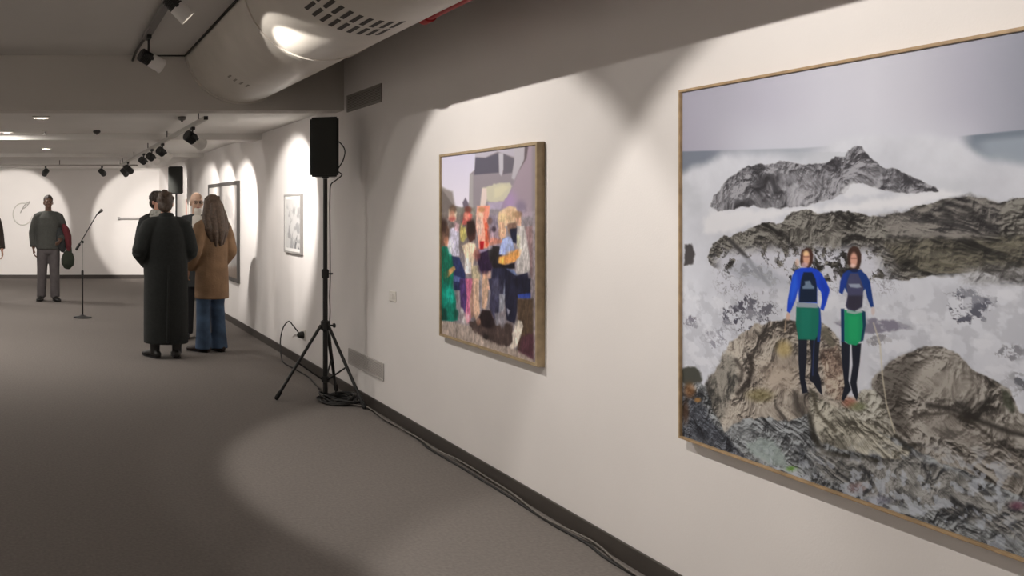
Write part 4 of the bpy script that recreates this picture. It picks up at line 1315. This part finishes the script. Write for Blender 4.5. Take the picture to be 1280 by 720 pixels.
# ------------------------------------------------------------------ microphone stand
t = thing('microphone_stand', 'black boom microphone stand with round base, alone on the open carpet', 'microphone stand', (0.555, 13.0, 0))
bm = bmesh.new()
add_lathe(bm, [(0.125, 0.001), (0.13, 0.006), (0.125, 0.018), (0.05, 0.028), (0.016, 0.045)], 32)
link_mesh('base', bm, M['black_metal'], t, smooth=True, sharp=40)
bm = bmesh.new(); add_tube(bm, [(0, 0, 0.04), (0, 0, 0.62)], 0.012, seg=14)
link_mesh('lower_pole', bm, M['black_metal'], t, smooth=True, sharp=40)
bm = bmesh.new(); add_tube(bm, [(0, 0, 0.60), (0, 0, 1.07)], 0.008, seg=14)
link_mesh('upper_pole', bm, M['steel'], t, smooth=True, sharp=40)
bm = bmesh.new(); add_lathe(bm, [(0.013, 0.60), (0.018, 0.605), (0.018, 0.66), (0.01, 0.67)], 16)
link_mesh('clutch', bm, M['black'], t, smooth=True, sharp=40)
bm = bmesh.new(); add_tube(bm, [(-0.075, -0.012, 0.985), (0.21, -0.012, 1.47)], 0.0075, seg=12)
link_mesh('boom', bm, M['black_metal'], t, smooth=True, sharp=40)
bm = bmesh.new(); add_tube(bm, [(-0.085, -0.012, 0.968), (-0.045, -0.012, 1.036)], 0.019, seg=14, round_ends=True)
link_mesh('counterweight', bm, M['black_metal'], t, smooth=True, sharp=40)
bm = bmesh.new(); add_lathe(bm, [(0.02, -0.016), (0.02, 0.016), (0.012, 0.02)], 16, Matrix.Translation((0, -0.006, 1.07)) @ Matrix.Rotation(PI / 2, 4, 'X'))
link_mesh('boom_joint', bm, M['black'], t, smooth=True, sharp=40)
t2 = thing('microphone', 'black microphone at the tip of the boom stand', 'microphone', (0.555 + 0.21, 13.0 - 0.012, 1.47))
bm = bmesh.new(); add_tube(bm, [(-0.005, 0, -0.01), (0.045, -0.02, 0.035)], [0.011, 0.016], seg=14)
link_mesh('handle', bm, M['black'], t2, smooth=True, sharp=40)
bm = bmesh.new(); add_ell(bm, (0.055, -0.025, 0.045), (0.024, 0.024, 0.026))
link_mesh('grille_head', bm, M['rail_grey'], t2, smooth=True)


# ------------------------------------------------------------------ people
def person(label, loc, rot, H, skin, feet=((-0.10, 0.0, 0), (0.10, 0.0, 0)), hands=None, elbows=None, head_yaw=0.0, head_pitch=0.0, toe=(0.15, 0.15),
           sh=0.185, group=None):
    """a standing figure facing -Y; returns the root, its joints (scaled) and the head matrix. Index 0 is the figure's right side (-X)."""
    k = H / 1.75
    t = thing('person', label, 'person', loc, rot, group)
    S = Matrix.Scale(k, 4)
    J = {}
    J['hip'] = [Vector((-0.088, 0, 0.93)), Vector((0.088, 0, 0.93))]
    J['ank'] = [Vector((f[0], f[1] + 0.03, 0.085)) for f in feet]
    J['knee'] = [J['hip'][i].lerp(J['ank'][i], 0.5) + Vector((0, -0.025, 0.015)) for i in (0, 1)]
    J['sho'] = [Vector((-sh, 0.01, 1.42)), Vector((sh, 0.01, 1.42))]
    J['elb'] = [Vector(e) for e in (elbows or ((-0.245, 0.03, 1.13), (0.245, 0.03, 1.13)))]
    J['wri'] = [Vector(h) for h in (hands or ((-0.255, -0.06, 0.89), (0.255, -0.06, 0.89)))]
    bm = bmesh.new()
    # trunk and neck
    add_tube(bm, [(0, 0, 0.84), (0, 0.005, 0.93), (0, 0, 1.05), (0, -0.005, 1.15), (0, 0, 1.28), (0, 0.008, 1.38), (0, 0.012, 1.45), (0, 0.014, 1.475)],
             [(0.13, 0.10), (0.165, 0.115), (0.145, 0.10), (0.14, 0.098), (0.160, 0.112), (0.150, 0.096), (0.10, 0.070), (0.06, 0.06)], seg=24, round_ends=True)
    add_tube(bm, [(0, 0.015, 1.43), (0, 0.0, 1.50), (0, -0.008, 1.56)], [(0.064, 0.066), (0.054, 0.058), (0.052, 0.056)], seg=18, round_ends=True)
    for i in (0, 1):
        s = -1 if i == 0 else 1
        add_tube(bm, [J['hip'][i] + Vector((0, 0, 0.02)), J['hip'][i].lerp(J['knee'][i], 0.45), J['knee'][i], J['knee'][i].lerp(J['ank'][i], 0.32) + Vector((0, 0.012, 0)), J['knee'][i].lerp(J['ank'][i], 0.8), J['ank'][i]],
                 [0.088, 0.076, 0.054, 0.055, 0.038, 0.036], seg=18, round_ends=True)
        # foot
        f = feet[i]
        a = toe[i] * s
        dirv = Vector((math.sin(a), -math.cos(a), 0))
        an = J['ank'][i]
        base = Vector((an.x, an.y, 0))
        add_tube(bm, [base - dirv * 0.045 + Vector((0, 0, 0.04)), base + dirv * 0.03 + Vector((0, 0, 0.048)), base + dirv * 0.12 + Vector((0, 0, 0.03)), base + dirv * 0.175 + Vector((0, 0, 0.022))],
                 [(0.034, 0.036), (0.038, 0.045), (0.045, 0.026), (0.036, 0.018)], seg=16, ref=(math.cos(a), math.sin(a), 0), round_ends=True)
        # arm
        S0, E, Wr = J['sho'][i], J['elb'][i], J['wri'][i]
        add_tube(bm, [S0 + Vector((-0.05 * s, 0, -0.012)), S0.lerp(E, 0.12), S0.lerp(E, 0.5), E], [0.040, 0.046, 0.044, 0.038], seg=16, round_ends=True)
        add_tube(bm, [E, E.lerp(Wr, 0.3), E.lerp(Wr, 0.8), Wr], [0.039, 0.040, 0.029, 0.026], seg=16, round_ends=True)
        # hand: palm, four unequal fingers curling, thumb from the side of the palm
        hd = (Wr - E).normalized()
        inward = Vector((-s, 0, 0))
        inward = (inward - hd * inward.dot(hd)).normalized()
        fw = hd.cross(inward) * (1 if i else -1)
        if fw.dot(Vector((0, -1, 0))) < 0 and abs(fw.y) > 0.3:
            fw = -fw
        pc = Wr + hd * 0.01
        add_tube(bm, [pc, pc + hd * 0.04, pc + hd * 0.085], [(0.016, 0.028), (0.016, 0.040), (0.014, 0.038)], seg=14, ref=inward, round_ends=True)
        for fi, (off, ln) in enumerate(((0.030, 0.070), (0.010, 0.080), (-0.010, 0.074), (-0.030, 0.058))):
            b0 = pc + hd * 0.082 + fw * off
            b1 = b0 + hd * ln * 0.45 + inward * 0.008
            b2 = b1 + hd * ln * 0.32 + inward * 0.018
            b3 = b2 + hd * ln * 0.16 + inward * 0.018
            add_tube(bm, [b0 - hd * 0.02, b1, b2, b3], [0.0095, 0.009, 0.0085, 0.0075], seg=10, round_ends=True)
        th0 = pc + hd * 0.025 + fw * 0.030
        add_tube(bm, [th0 - fw * 0.012, th0 + hd * 0.030 + fw * 0.022 + inward * 0.008, th0 + hd * 0.062 + fw * 0.026 + inward * 0.02], [0.0125, 0.011, 0.009], seg=10, round_ends=True)
    # head, built about its own centre then turned on the neck
    hm = Matrix.Translation((0, -0.012, 1.545)) @ Matrix.Rotation(head_yaw, 4, 'Z') @ Matrix.Rotation(head_pitch, 4, 'X') @ Matrix.Translation((0, 0, 0.09))
    hb = bmesh.new()
    add_ell(hb, (0, 0.012, 0.022), (0.076, 0.096, 0.092), seg=24)                 # skull
    add_ell(hb, (0, -0.022, -0.035), (0.060, 0.068, 0.075), seg=20)               # face
    add_ell(hb, (0, -0.052, -0.088), (0.032, 0.030, 0.024), seg=16)               # chin
    add_tube(hb, [(0, -0.086, 0.006), (0, -0.102, -0.028), (0, -0.098, -0.040)], [(0.009, 0.010), (0.013, 0.014), (0.015, 0.010)], seg=12, round_ends=True)
    add_ell(hb, (0, -0.082, 0.018), (0.050, 0.014, 0.010), seg=12)                # brow
    add_ell(hb, (0, -0.080, -0.066), (0.024, 0.013, 0.011), seg=12)               # mouth
    for s in (-1, 1):
        add_ell(hb, (0.074 * s, 0.012, -0.016), (0.010, 0.020, 0.032), seg=12)
        add_ell(hb, (0.036 * s, -0.070, -0.030), (0.022, 0.018, 0.022), seg=12)   # cheeks
    hb.transform(hm)
    me = bpy.data.meshes.new('tmp')
    hb.to_mesh(me); hb.free()
    bm.from_mesh(me)
    bpy.data.meshes.remove(me)
    bm.transform(S)
    body = remeshed('body', bm, skin, t, 0.0065, 2)
    hms = S @ hm
    for s in (-1, 1):
        eb = bmesh.new()
        add_ell(eb, (0.031 * s, -0.083, -0.004), (0.012, 0.008, 0.0075), seg=12)
        eb.transform(hms)
        link_mesh('eye', eb, M['eye'], t, smooth=True)
    lb = bmesh.new()
    add_ell(lb, (0, -0.0905, -0.066), (0.020, 0.0045, 0.006), seg=12)
    lb.transform(hms)
    link_mesh('lips', lb, M['lips'], t, smooth=True)
    for key in list(J):
        J[key] = [v * k for v in J[key]]
    return t, J, hms, k


def garment(name, t, m, k, tubes=(), ells=(), voxel=0.010, smooth=8, ref=(1, 0, 0)):
    bm = bmesh.new()
    for pts, rad in tubes:
        add_tube(bm, [Vector(p) * k for p in pts], [(r * k, r * k) if not isinstance(r, tuple) else (r[0] * k, r[1] * k) for r in rad], seg=28, ref=ref, round_ends=False)
    for c, r in ells:
        add_ell(bm, Vector(c) * k, [x * k for x in r], seg=18)
    return remeshed(name, bm, m, t, voxel, smooth)


def sleeve(J, i, k, r=(0.074, 0.070, 0.062, 0.056), stop=0.93):
    S0, E, Wr = (J[n][i] / k for n in ('sho', 'elb', 'wri'))
    s = -1 if i == 0 else 1
    return [([S0 + Vector((-0.135 * s, 0.004, 0.030)), S0 + Vector((-0.06 * s, 0, 0.0)), S0 + Vector((-0.005 * s, 0, -0.03)), S0.lerp(E, 0.45), E, E + (E - S0).normalized() * 0.02],
             [r[0] * 0.55, r[0] * 0.85, r[0] * 0.98, r[1], r[2], r[2] * 0.8]),
            ([E - (Wr - E).normalized() * 0.03, E, E.lerp(Wr, 0.5), E.lerp(Wr, stop)], [r[2] * 0.8, r[2], (r[2] + r[3]) / 2, r[3]])]


def trouser(J, i, k, r=(0.105, 0.085, 0.075, 0.078), end=0.06):
    H_, K_, A_ = (J[n][i] / k for n in ('hip', 'knee', 'ank'))
    e = Vector((A_.x, A_.y, end))
    return [([H_ + Vector((0, 0, 0.06)), H_, H_.lerp(K_, 0.5), K_, K_.lerp(e, 0.5), e], [r[0] * 0.95, r[0], (r[0] + r[1]) / 2 + 0.004, r[1], (r[2] + r[1]) / 2, r[3]])]


def shoes(t, J, k, m, toe, heel=0.0, high=0.0, feet_i=(0, 1)):
    for i in feet_i:
        s = -1 if i == 0 else 1
        a = toe[i] * s
        d = Vector((math.sin(a), -math.cos(a), 0))
        an = J['ank'][i] / k
        b = Vector((an.x, an.y, 0))
        bm = bmesh.new()
        sd_ = (math.cos(a), math.sin(a), 0)
        add_tube(bm, [b - d * 0.058 + Vector((0, 0, 0.045)), b - d * 0.02 + Vector((0, 0, 0.052)), b + d * 0.05 + Vector((0, 0, 0.050)), b + d * 0.13 + Vector((0, 0, 0.036)), b + d * 0.195 + Vector((0, 0, 0.029))],
                 [(0.036, 0.040), (0.042, 0.047), (0.046, 0.044), (0.054, 0.032), (0.040, 0.022)], seg=20, ref=sd_, round_ends=True)
        if high:
            add_tube(bm, [b + Vector((0, 0, 0.05)), b + Vector((0, 0, high))], [0.050, 0.054], seg=20)
        bm.transform(Matrix.Scale(k, 4))
        sh_ = remeshed('shoe', bm, m, t, 0.006, 2)
        bm = bmesh.new()
        add_tube(bm, [b - d * 0.060 + Vector((0, 0, 0.0075)), b - d * 0.02 + Vector((0, 0, 0.0075)), b + d * 0.05 + Vector((0, 0, 0.0075)), b + d * 0.13 + Vector((0, 0, 0.0075)), b + d * 0.205 + Vector((0, 0, 0.0075))],
                 [(0.036, 0.007), (0.043, 0.007), (0.044, 0.007), (0.055, 0.007), (0.036, 0.007)], seg=16, ref=sd_)
        bm.transform(Matrix.Scale(k, 4))
        link_mesh('sole', bm, M['rubber'], sh_, smooth=True, sharp=50)


def hair(t, hms, m, ells=(), tubes=(), voxel=0.006, bumps=0, seed=1, zone=None):
    bm = bmesh.new()
    for c, r in ells:
        add_ell(bm, c, r, seg=20)
    for pts, rad in tubes:
        add_tube(bm, pts, rad, seg=14, round_ends=True)
    rnd = random.Random(seed)
    for _ in range(bumps):
        a, b = rnd.uniform(0, 2 * PI), rnd.uniform(-0.1, 1.0)
        x, y, z = 0.080 * math.cos(a) * math.cos(b), 0.020 + 0.098 * math.sin(a) * math.cos(b), 0.030 + 0.098 * math.sin(b)
        if y < -0.055 and z < 0.065:
            continue
        r = rnd.uniform(0.014, 0.026)
        add_ell(bm, (x, y, z), (r, r, r * rnd.uniform(0.8, 1.3)), seg=10)
    bm.transform(hms)
    return remeshed('hair', bm, m, t, voxel, 1)


# ---- man in the grey jumper by the end wall
toe = (0.25, 0.3)
t, J, hms, k = person('man in a grey-green jumper before the end wall, red jacket over his arm', (0.085, 15.35, 0), 0.0, 1.765, M['skin_dark'],
                      feet=((-0.115, 0.05, 0), (0.115, -0.03, 0)), elbows=((-0.265, 0.04, 1.13), (0.27, 0.06, 1.14)), hands=((-0.245, -0.02, 0.88), (0.20, -0.17, 1.02)), toe=toe, head_yaw=0.08)
garment('jumper', t, M['sweater'], k,
        tubes=[([(0, 0, 0.86), (0, 0, 0.93), (0, 0, 1.08), (0, 0, 1.25), (0, 0.01, 1.37), (0, 0.014, 1.44), (0, 0.014, 1.49)],
                [(0.205, 0.150), (0.205, 0.152), (0.195, 0.145), (0.205, 0.148), (0.190, 0.132), (0.130, 0.10), (0.072, 0.075)])] + sleeve(J, 0, k) + sleeve(J, 1, k))
garment('trousers', t, M['trousers'], k, tubes=[([(0, 0, 0.765), (0, 0, 0.80), (0, 0, 0.86), (0, 0, 1.0)], [(0.10, 0.095), (0.150, 0.122), (0.178, 0.130), (0.168, 0.124)])] + trouser(J, 0, k) + trouser(J, 1, k))
shoes(t, J, k, M['shoe'], toe)
hair(t, hms, M['hair_dark'], ells=[((0, 0.020, 0.032), (0.080, 0.100, 0.090)), ((0, 0.05, -0.01), (0.076, 0.065, 0.07))])

# jacket and bag he carries
t = thing('jacket', 'folded dark jacket with red lining over the arm of the man in the grey jumper', 'jacket', (0.37, 15.25, 0.80))
bm = bmesh.new()
add_tube(bm, [(-0.10, 0.02, 0.38), (-0.085, 0.02, 0.30), (-0.07, 0.02, 0.15), (-0.045, 0.02, 0.06)], [(0.05, 0.06), (0.09, 0.075), (0.085, 0.07), (0.05, 0.05)], seg=18, round_ends=True)
remeshed('dark_cloth', bm, M['jacket_charcoal'], t, 0.010, 3)
bm = bmesh.new()
add_tube(bm, [(-0.03, 0.0, 0.46), (0.0, 0.0, 0.40), (0.035, 0.0, 0.28), (0.05, 0.01, 0.14), (0.05, 0.01, 0.05)], [(0.035, 0.05), (0.060, 0.065), (0.066, 0.065), (0.055, 0.06), (0.035, 0.04)], seg=18, round_ends=True)
add_tube(bm, [(0.02, -0.05, 0.40), (0.05, -0.055, 0.26), (0.06, -0.045, 0.10)], [0.018, 0.02, 0.014], seg=12, round_ends=True)
remeshed('red_lining', bm, M['jacket_red'], t, 0.010, 3)
t = thing('shoulder_bag', 'dark green bag hanging below the red jacket on the man’s arm', 'bag', (0.41, 15.25, 0.555))
bm = bmesh.new()
add_tube(bm, [(-0.015, 0, 0.02), (-0.005, 0, 0.06), (0.0, 0, 0.15), (0.0, 0, 0.24), (-0.005, 0, 0.27)], [(0.07, 0.04), (0.105, 0.06), (0.112, 0.066), (0.085, 0.05), (0.05, 0.03)], seg=22, round_ends=True)
remeshed('bag_body', bm, M['bag_green'], t, 0.010, 3)
bm = bmesh.new()
add_tube(bm, spline([(-0.06, 0, 0.24), (-0.075, 0.02, 0.36), (-0.05, 0.03, 0.46), (0.02, 0.03, 0.44), (0.05, 0.01, 0.34), (0.055, 0, 0.24)], 6), [(0.012, 0.005)] * 31, seg=10)
link_mesh('strap', bm, M['bag_green'], t, smooth=True)

# ---- dark figure cut by the left edge of the view
toe = (0.2, 0.2)
t, J, hms, k = person('person in a dark brown jacket and black trousers, cut off by the left picture edge', (-0.93, 15.1, 0), 0.25, 1.70, M['skin_ruddy'], toe=toe, head_yaw=0.2)
garment('jacket', t, M['jacket_brown'], k,
        tubes=[([(0, 0, 0.80), (0, 0, 0.93), (0, 0, 1.08), (0, 0, 1.25), (0, 0.01, 1.37), (0, 0.014, 1.44), (0, 0.014, 1.50)],
                [(0.215, 0.155), (0.21, 0.155), (0.198, 0.148), (0.208, 0.15), (0.190, 0.132), (0.130, 0.10), (0.078, 0.08)])] + sleeve(J, 0, k) + sleeve(J, 1, k))
garment('trousers', t, M['trousers_black'], k, tubes=[([(0, 0, 0.765), (0, 0, 0.80), (0, 0, 0.86), (0, 0, 1.0)], [(0.10, 0.095), (0.150, 0.122), (0.178, 0.130), (0.168, 0.124)])] + trouser(J, 0, k) + trouser(J, 1, k))
shoes(t, J, k, M['shoe'], toe)
hair(t, hms, M['hair_dark'], ells=[((0, 0.022, 0.034), (0.084, 0.102, 0.094)), ((0, 0.055, -0.02), (0.08, 0.06, 0.08))], bumps=12)

# ---- woman in the long dark coat, seen from behind
toe = (0.15, 0.35)
t, J, hms, k = person('woman in a long dark green-black coat, seen from behind in the group', (1.275, 9.56, 0), PI + 0.10, 1.715, M['skin'],
                      feet=((-0.105, 0.02, 0), (0.125, 0.0, 0)), elbows=((-0.265, 0.03, 1.12), (0.30, 0.05, 1.12)), hands=((-0.15, -0.18, 0.98), (0.16, -0.19, 0.98)), toe=toe, head_yaw=-0.35, head_pitch=0.12)
coat_t = [([(0, 0.0, 0.155), (0, 0.0, 0.35), (0, 0, 0.62), (0, 0, 0.86), (0, 0, 1.05), (0, 0, 1.22), (0, 0.01, 1.35), (0, 0.016, 1.43), (0, 0.018, 1.475), (0, 0.018, 1.50)],
           [(0.238, 0.20), (0.238, 0.195), (0.238, 0.185), (0.235, 0.175), (0.232, 0.168), (0.228, 0.165), (0.200, 0.148), (0.150, 0.12), (0.105, 0.098), (0.078, 0.082)])]
garment('long_coat', t, M['coat_dark'], k, tubes=coat_t + sleeve(J, 0, k, (0.092, 0.090, 0.080, 0.068)) + sleeve(J, 1, k, (0.092, 0.090, 0.080, 0.068)), voxel=0.011)
bm = bmesh.new()
add_tube(bm, [Vector((0, 0.016, 1.45)) * k, Vector((0, 0.016, 1.50)) * k, Vector((0, 0.012, 1.525)) * k], [(0.098, 0.092), (0.080, 0.084), (0.070, 0.074)], seg=24)
remeshed('collar', bm, M['coat_dark'], t, 0.008, 2)
bm = bmesh.new()   # back seam pleat of the coat
add_tube(bm, [Vector((0.012, 0.168, 0.98)) * k, Vector((0.02, 0.188, 0.6)) * k, Vector((0.03, 0.197, 0.19)) * k], [0.010, 0.013, 0.016], seg=10, round_ends=True)
remeshed('pleat', bm, M['coat_dark'], t, 0.006, 2)
garment('tights', t, M['tights'], k, tubes=trouser(J, 0, k, (0.09, 0.062, 0.05, 0.045), 0.10) + trouser(J, 1, k, (0.09, 0.062, 0.05, 0.045), 0.10))
shoes(t, J, k, M['shoe'], toe, high=0.17)
hair(t, hms, M['hair_mid'], ells=[((0, 0.022, 0.030), (0.086, 0.106, 0.098)), ((0, 0.062, -0.03), (0.080, 0.056, 0.080)), ((0.0, 0.085, -0.055), (0.045, 0.035, 0.045))], bumps=18, seed=5)

# ---- woman in the tan coat
toe = (0.1, 0.35)
t, J, hms, k = person('woman with long brown hair in tan coat and blue jeans, seen from behind', (1.82, 9.93, 0), PI + 0.50, 1.685, M['skin'],
                      feet=((-0.085, 0.0, 0), (0.10, -0.05, 0)), elbows=((-0.235, 0.05, 1.12), (0.255, 0.03, 1.13)), hands=((-0.20, -0.12, 0.93), (0.215, -0.14, 0.92)), toe=toe, head_yaw=0.0, head_pitch=0.0, sh=0.17)
garment('coat', t, M['coat_tan'], k,
        tubes=[([(0, 0.0, 0.60), (0, 0.0, 0.75), (0, 0, 0.90), (0, 0, 1.06), (0, 0, 1.22), (0, 0.01, 1.34), (0, 0.016, 1.42), (0, 0.018, 1.47), (0, 0.018, 1.50)],
                [(0.205, 0.165), (0.205, 0.162), (0.20, 0.155), (0.185, 0.148), (0.190, 0.148), (0.178, 0.135), (0.14, 0.115), (0.10, 0.09), (0.076, 0.08)])]
        + sleeve(J, 0, k, (0.086, 0.080, 0.070, 0.062)) + sleeve(J, 1, k, (0.086, 0.080, 0.070, 0.062)))
bm = bmesh.new()
add_tube(bm, [Vector((0, 0.018, 1.42)) * k, Vector((0, 0.018, 1.475)) * k, Vector((0, 0.014, 1.52)) * k], [(0.118, 0.108), (0.09, 0.09), (0.072, 0.075)], seg=24)
remeshed('collar', bm, M['coat_collar'], t, 0.008, 2)
garment('jeans', t, M['jeans'], k, tubes=[([(0, 0, 0.765), (0, 0, 0.80), (0, 0, 0.86), (0, 0, 1.0)], [(0.10, 0.095), (0.148, 0.120), (0.172, 0.128), (0.160, 0.118)])] + trouser(J, 0, k, (0.098, 0.078, 0.082, 0.094), 0.035) + trouser(J, 1, k, (0.098, 0.078, 0.082, 0.094), 0.035))
shoes(t, J, k, M['shoe_brown'], toe)
hair(t, hms, M['hair_brown'], ells=[((0, 0.020, 0.032), (0.090, 0.108, 0.098)), ((0, 0.075, -0.04), (0.100, 0.060, 0.10))],
     tubes=[([(-0.070, 0.03, 0.03), (-0.105, 0.06, -0.11), (-0.115, 0.105, -0.24), (-0.085, 0.125, -0.35)], [0.045, 0.056, 0.055, 0.020]),
            ([(0.070, 0.03, 0.03), (0.108, 0.06, -0.11), (0.122, 0.105, -0.26), (0.095, 0.125, -0.39)], [0.045, 0.056, 0.056, 0.020]),
            ([(0.0, 0.09, 0.03), (0.0, 0.125, -0.12), (0.005, 0.158, -0.28), (0.0, 0.16, -0.43)], [0.06, 0.066, 0.062, 0.022]),
            ([(-0.045, 0.09, 0.0), (-0.060, 0.115, -0.15), (-0.062, 0.145, -0.30), (-0.045, 0.15, -0.42)], [0.046, 0.054, 0.050, 0.016]),
            ([(0.045, 0.09, 0.0), (0.060, 0.115, -0.15), (0.066, 0.145, -0.30), (0.055, 0.152, -0.44)], [0.046, 0.054, 0.050, 0.016])], bumps=10, seed=8)

# ---- man with dark curly hair behind the dark coat
toe = (0.15, 0.15)
t, J, hms, k = person('man with dark curly hair and grey scarf, beyond the woman in the dark coat', (1.445, 11.6, 0), 0.35, 1.75, M['skin_ruddy'], toe=toe, head_yaw=0.25,
                      elbows=((-0.235, 0.06, 1.13), (0.235, 0.06, 1.13)), hands=((-0.13, -0.15, 0.97), (0.13, -0.15, 0.97)))
garment('jacket', t, M['jacket_charcoal'], k,
        tubes=[([(0, 0, 0.80), (0, 0, 0.93), (0, 0, 1.08), (0, 0, 1.25), (0, 0.01, 1.37), (0, 0.014, 1.44), (0, 0.014, 1.50)],
                [(0.21, 0.155), (0.205, 0.155), (0.195, 0.148), (0.205, 0.15), (0.190, 0.132), (0.130, 0.10), (0.078, 0.08)])] + sleeve(J, 0, k) + sleeve(J, 1, k))
bm = bmesh.new()
add_tube(bm, [Vector((-0.02, 0.012, 1.40)) * k, Vector((0, 0.012, 1.46)) * k, Vector((0, 0.005, 1.53)) * k], [(0.155, 0.128), (0.112, 0.110), (0.078, 0.085)], seg=24)
remeshed('scarf', bm, M['scarf_grey'], t, 0.009, 2)
garment('trousers', t, M['trousers_black'], k, tubes=[([(0, 0, 0.765), (0, 0, 0.80), (0, 0, 0.86), (0, 0, 1.0)], [(0.10, 0.095), (0.150, 0.122), (0.178, 0.130), (0.168, 0.124)])] + trouser(J, 0, k) + trouser(J, 1, k))
shoes(t, J, k, M['shoe'], toe)
hair(t, hms, M['hair_dark'], ells=[((0, 0.022, 0.038), (0.088, 0.106, 0.098)), ((0, 0.062, -0.02), (0.084, 0.06, 0.08))], bumps=70, seed=9)

# ---- bald man with a white beard
toe = (0.2, 0.1)
t, J, hms, k = person('bald man with white beard, standing beyond and between the two women', (1.825, 10.95, 0), -0.1, 1.735, M['skin_pale'],
                      feet=((-0.12, -0.03, 0), (0.10, 0.06, 0)), toe=toe, head_yaw=0.15)
garment('coat', t, M['jacket_charcoal'], k,
        tubes=[([(0, 0, 0.62), (0, 0, 0.75), (0, 0, 0.93), (0, 0, 1.08), (0, 0, 1.25), (0, 0.01, 1.37), (0, 0.014, 1.44), (0, 0.014, 1.49)],
                [(0.215, 0.16), (0.212, 0.158), (0.205, 0.155), (0.195, 0.148), (0.205, 0.15), (0.190, 0.132), (0.130, 0.10), (0.078, 0.08)])] + sleeve(J, 0, k) + sleeve(J, 1, k))
bm = bmesh.new()
add_tube(bm, [(0, -0.055, -0.092), (0, -0.062, -0.115), (0, -0.062, -0.155), (0, -0.055, -0.185)], [(0.046, 0.036), (0.050, 0.036), (0.040, 0.028), (0.018, 0.014)], seg=18, round_ends=True)
bm.transform(hms)
remeshed('beard', bm, M['beard'], t, 0.006, 1)
bm = bmesh.new()
add_tube(bm, [Vector((0, -0.10, 1.46)) * k, Vector((0, -0.138, 1.36)) * k, Vector((0, -0.15, 1.22)) * k], [(0.06, 0.02), (0.065, 0.02), (0.03, 0.012)], seg=16, round_ends=True)
remeshed('shirt_front', bm, M['beard'], t, 0.008, 2)
bm = bmesh.new()
for s in (-1, 1):
    pts = [(0.034 * s + 0.022 * math.cos(a), -0.098, -0.004 + 0.017 * math.sin(a)) for a in [2 * PI * q_ / 20 for q_ in range(21)]]
    add_tube(bm, pts, 0.0028, seg=6)
    add_tube(bm, [(0.056 * s, -0.096, 0.0), (0.076 * s, -0.03, 0.002), (0.079 * s, 0.02, -0.002)], 0.0025, seg=6)
add_tube(bm, [(-0.012, -0.099, 0), (0.012, -0.099, 0)], 0.0025, seg=6)
bm.transform(hms)
link_mesh('spectacles', bm, M['black'], t, smooth=True)
garment('trousers', t, M['trousers_black'], k, tubes=[([(0, 0, 0.765), (0, 0, 0.80), (0, 0, 0.86), (0, 0, 1.0)], [(0.10, 0.095), (0.150, 0.122), (0.178, 0.130), (0.168, 0.124)])] + trouser(J, 0, k) + trouser(J, 1, k))
shoes(t, J, k, M['shoe'], toe)
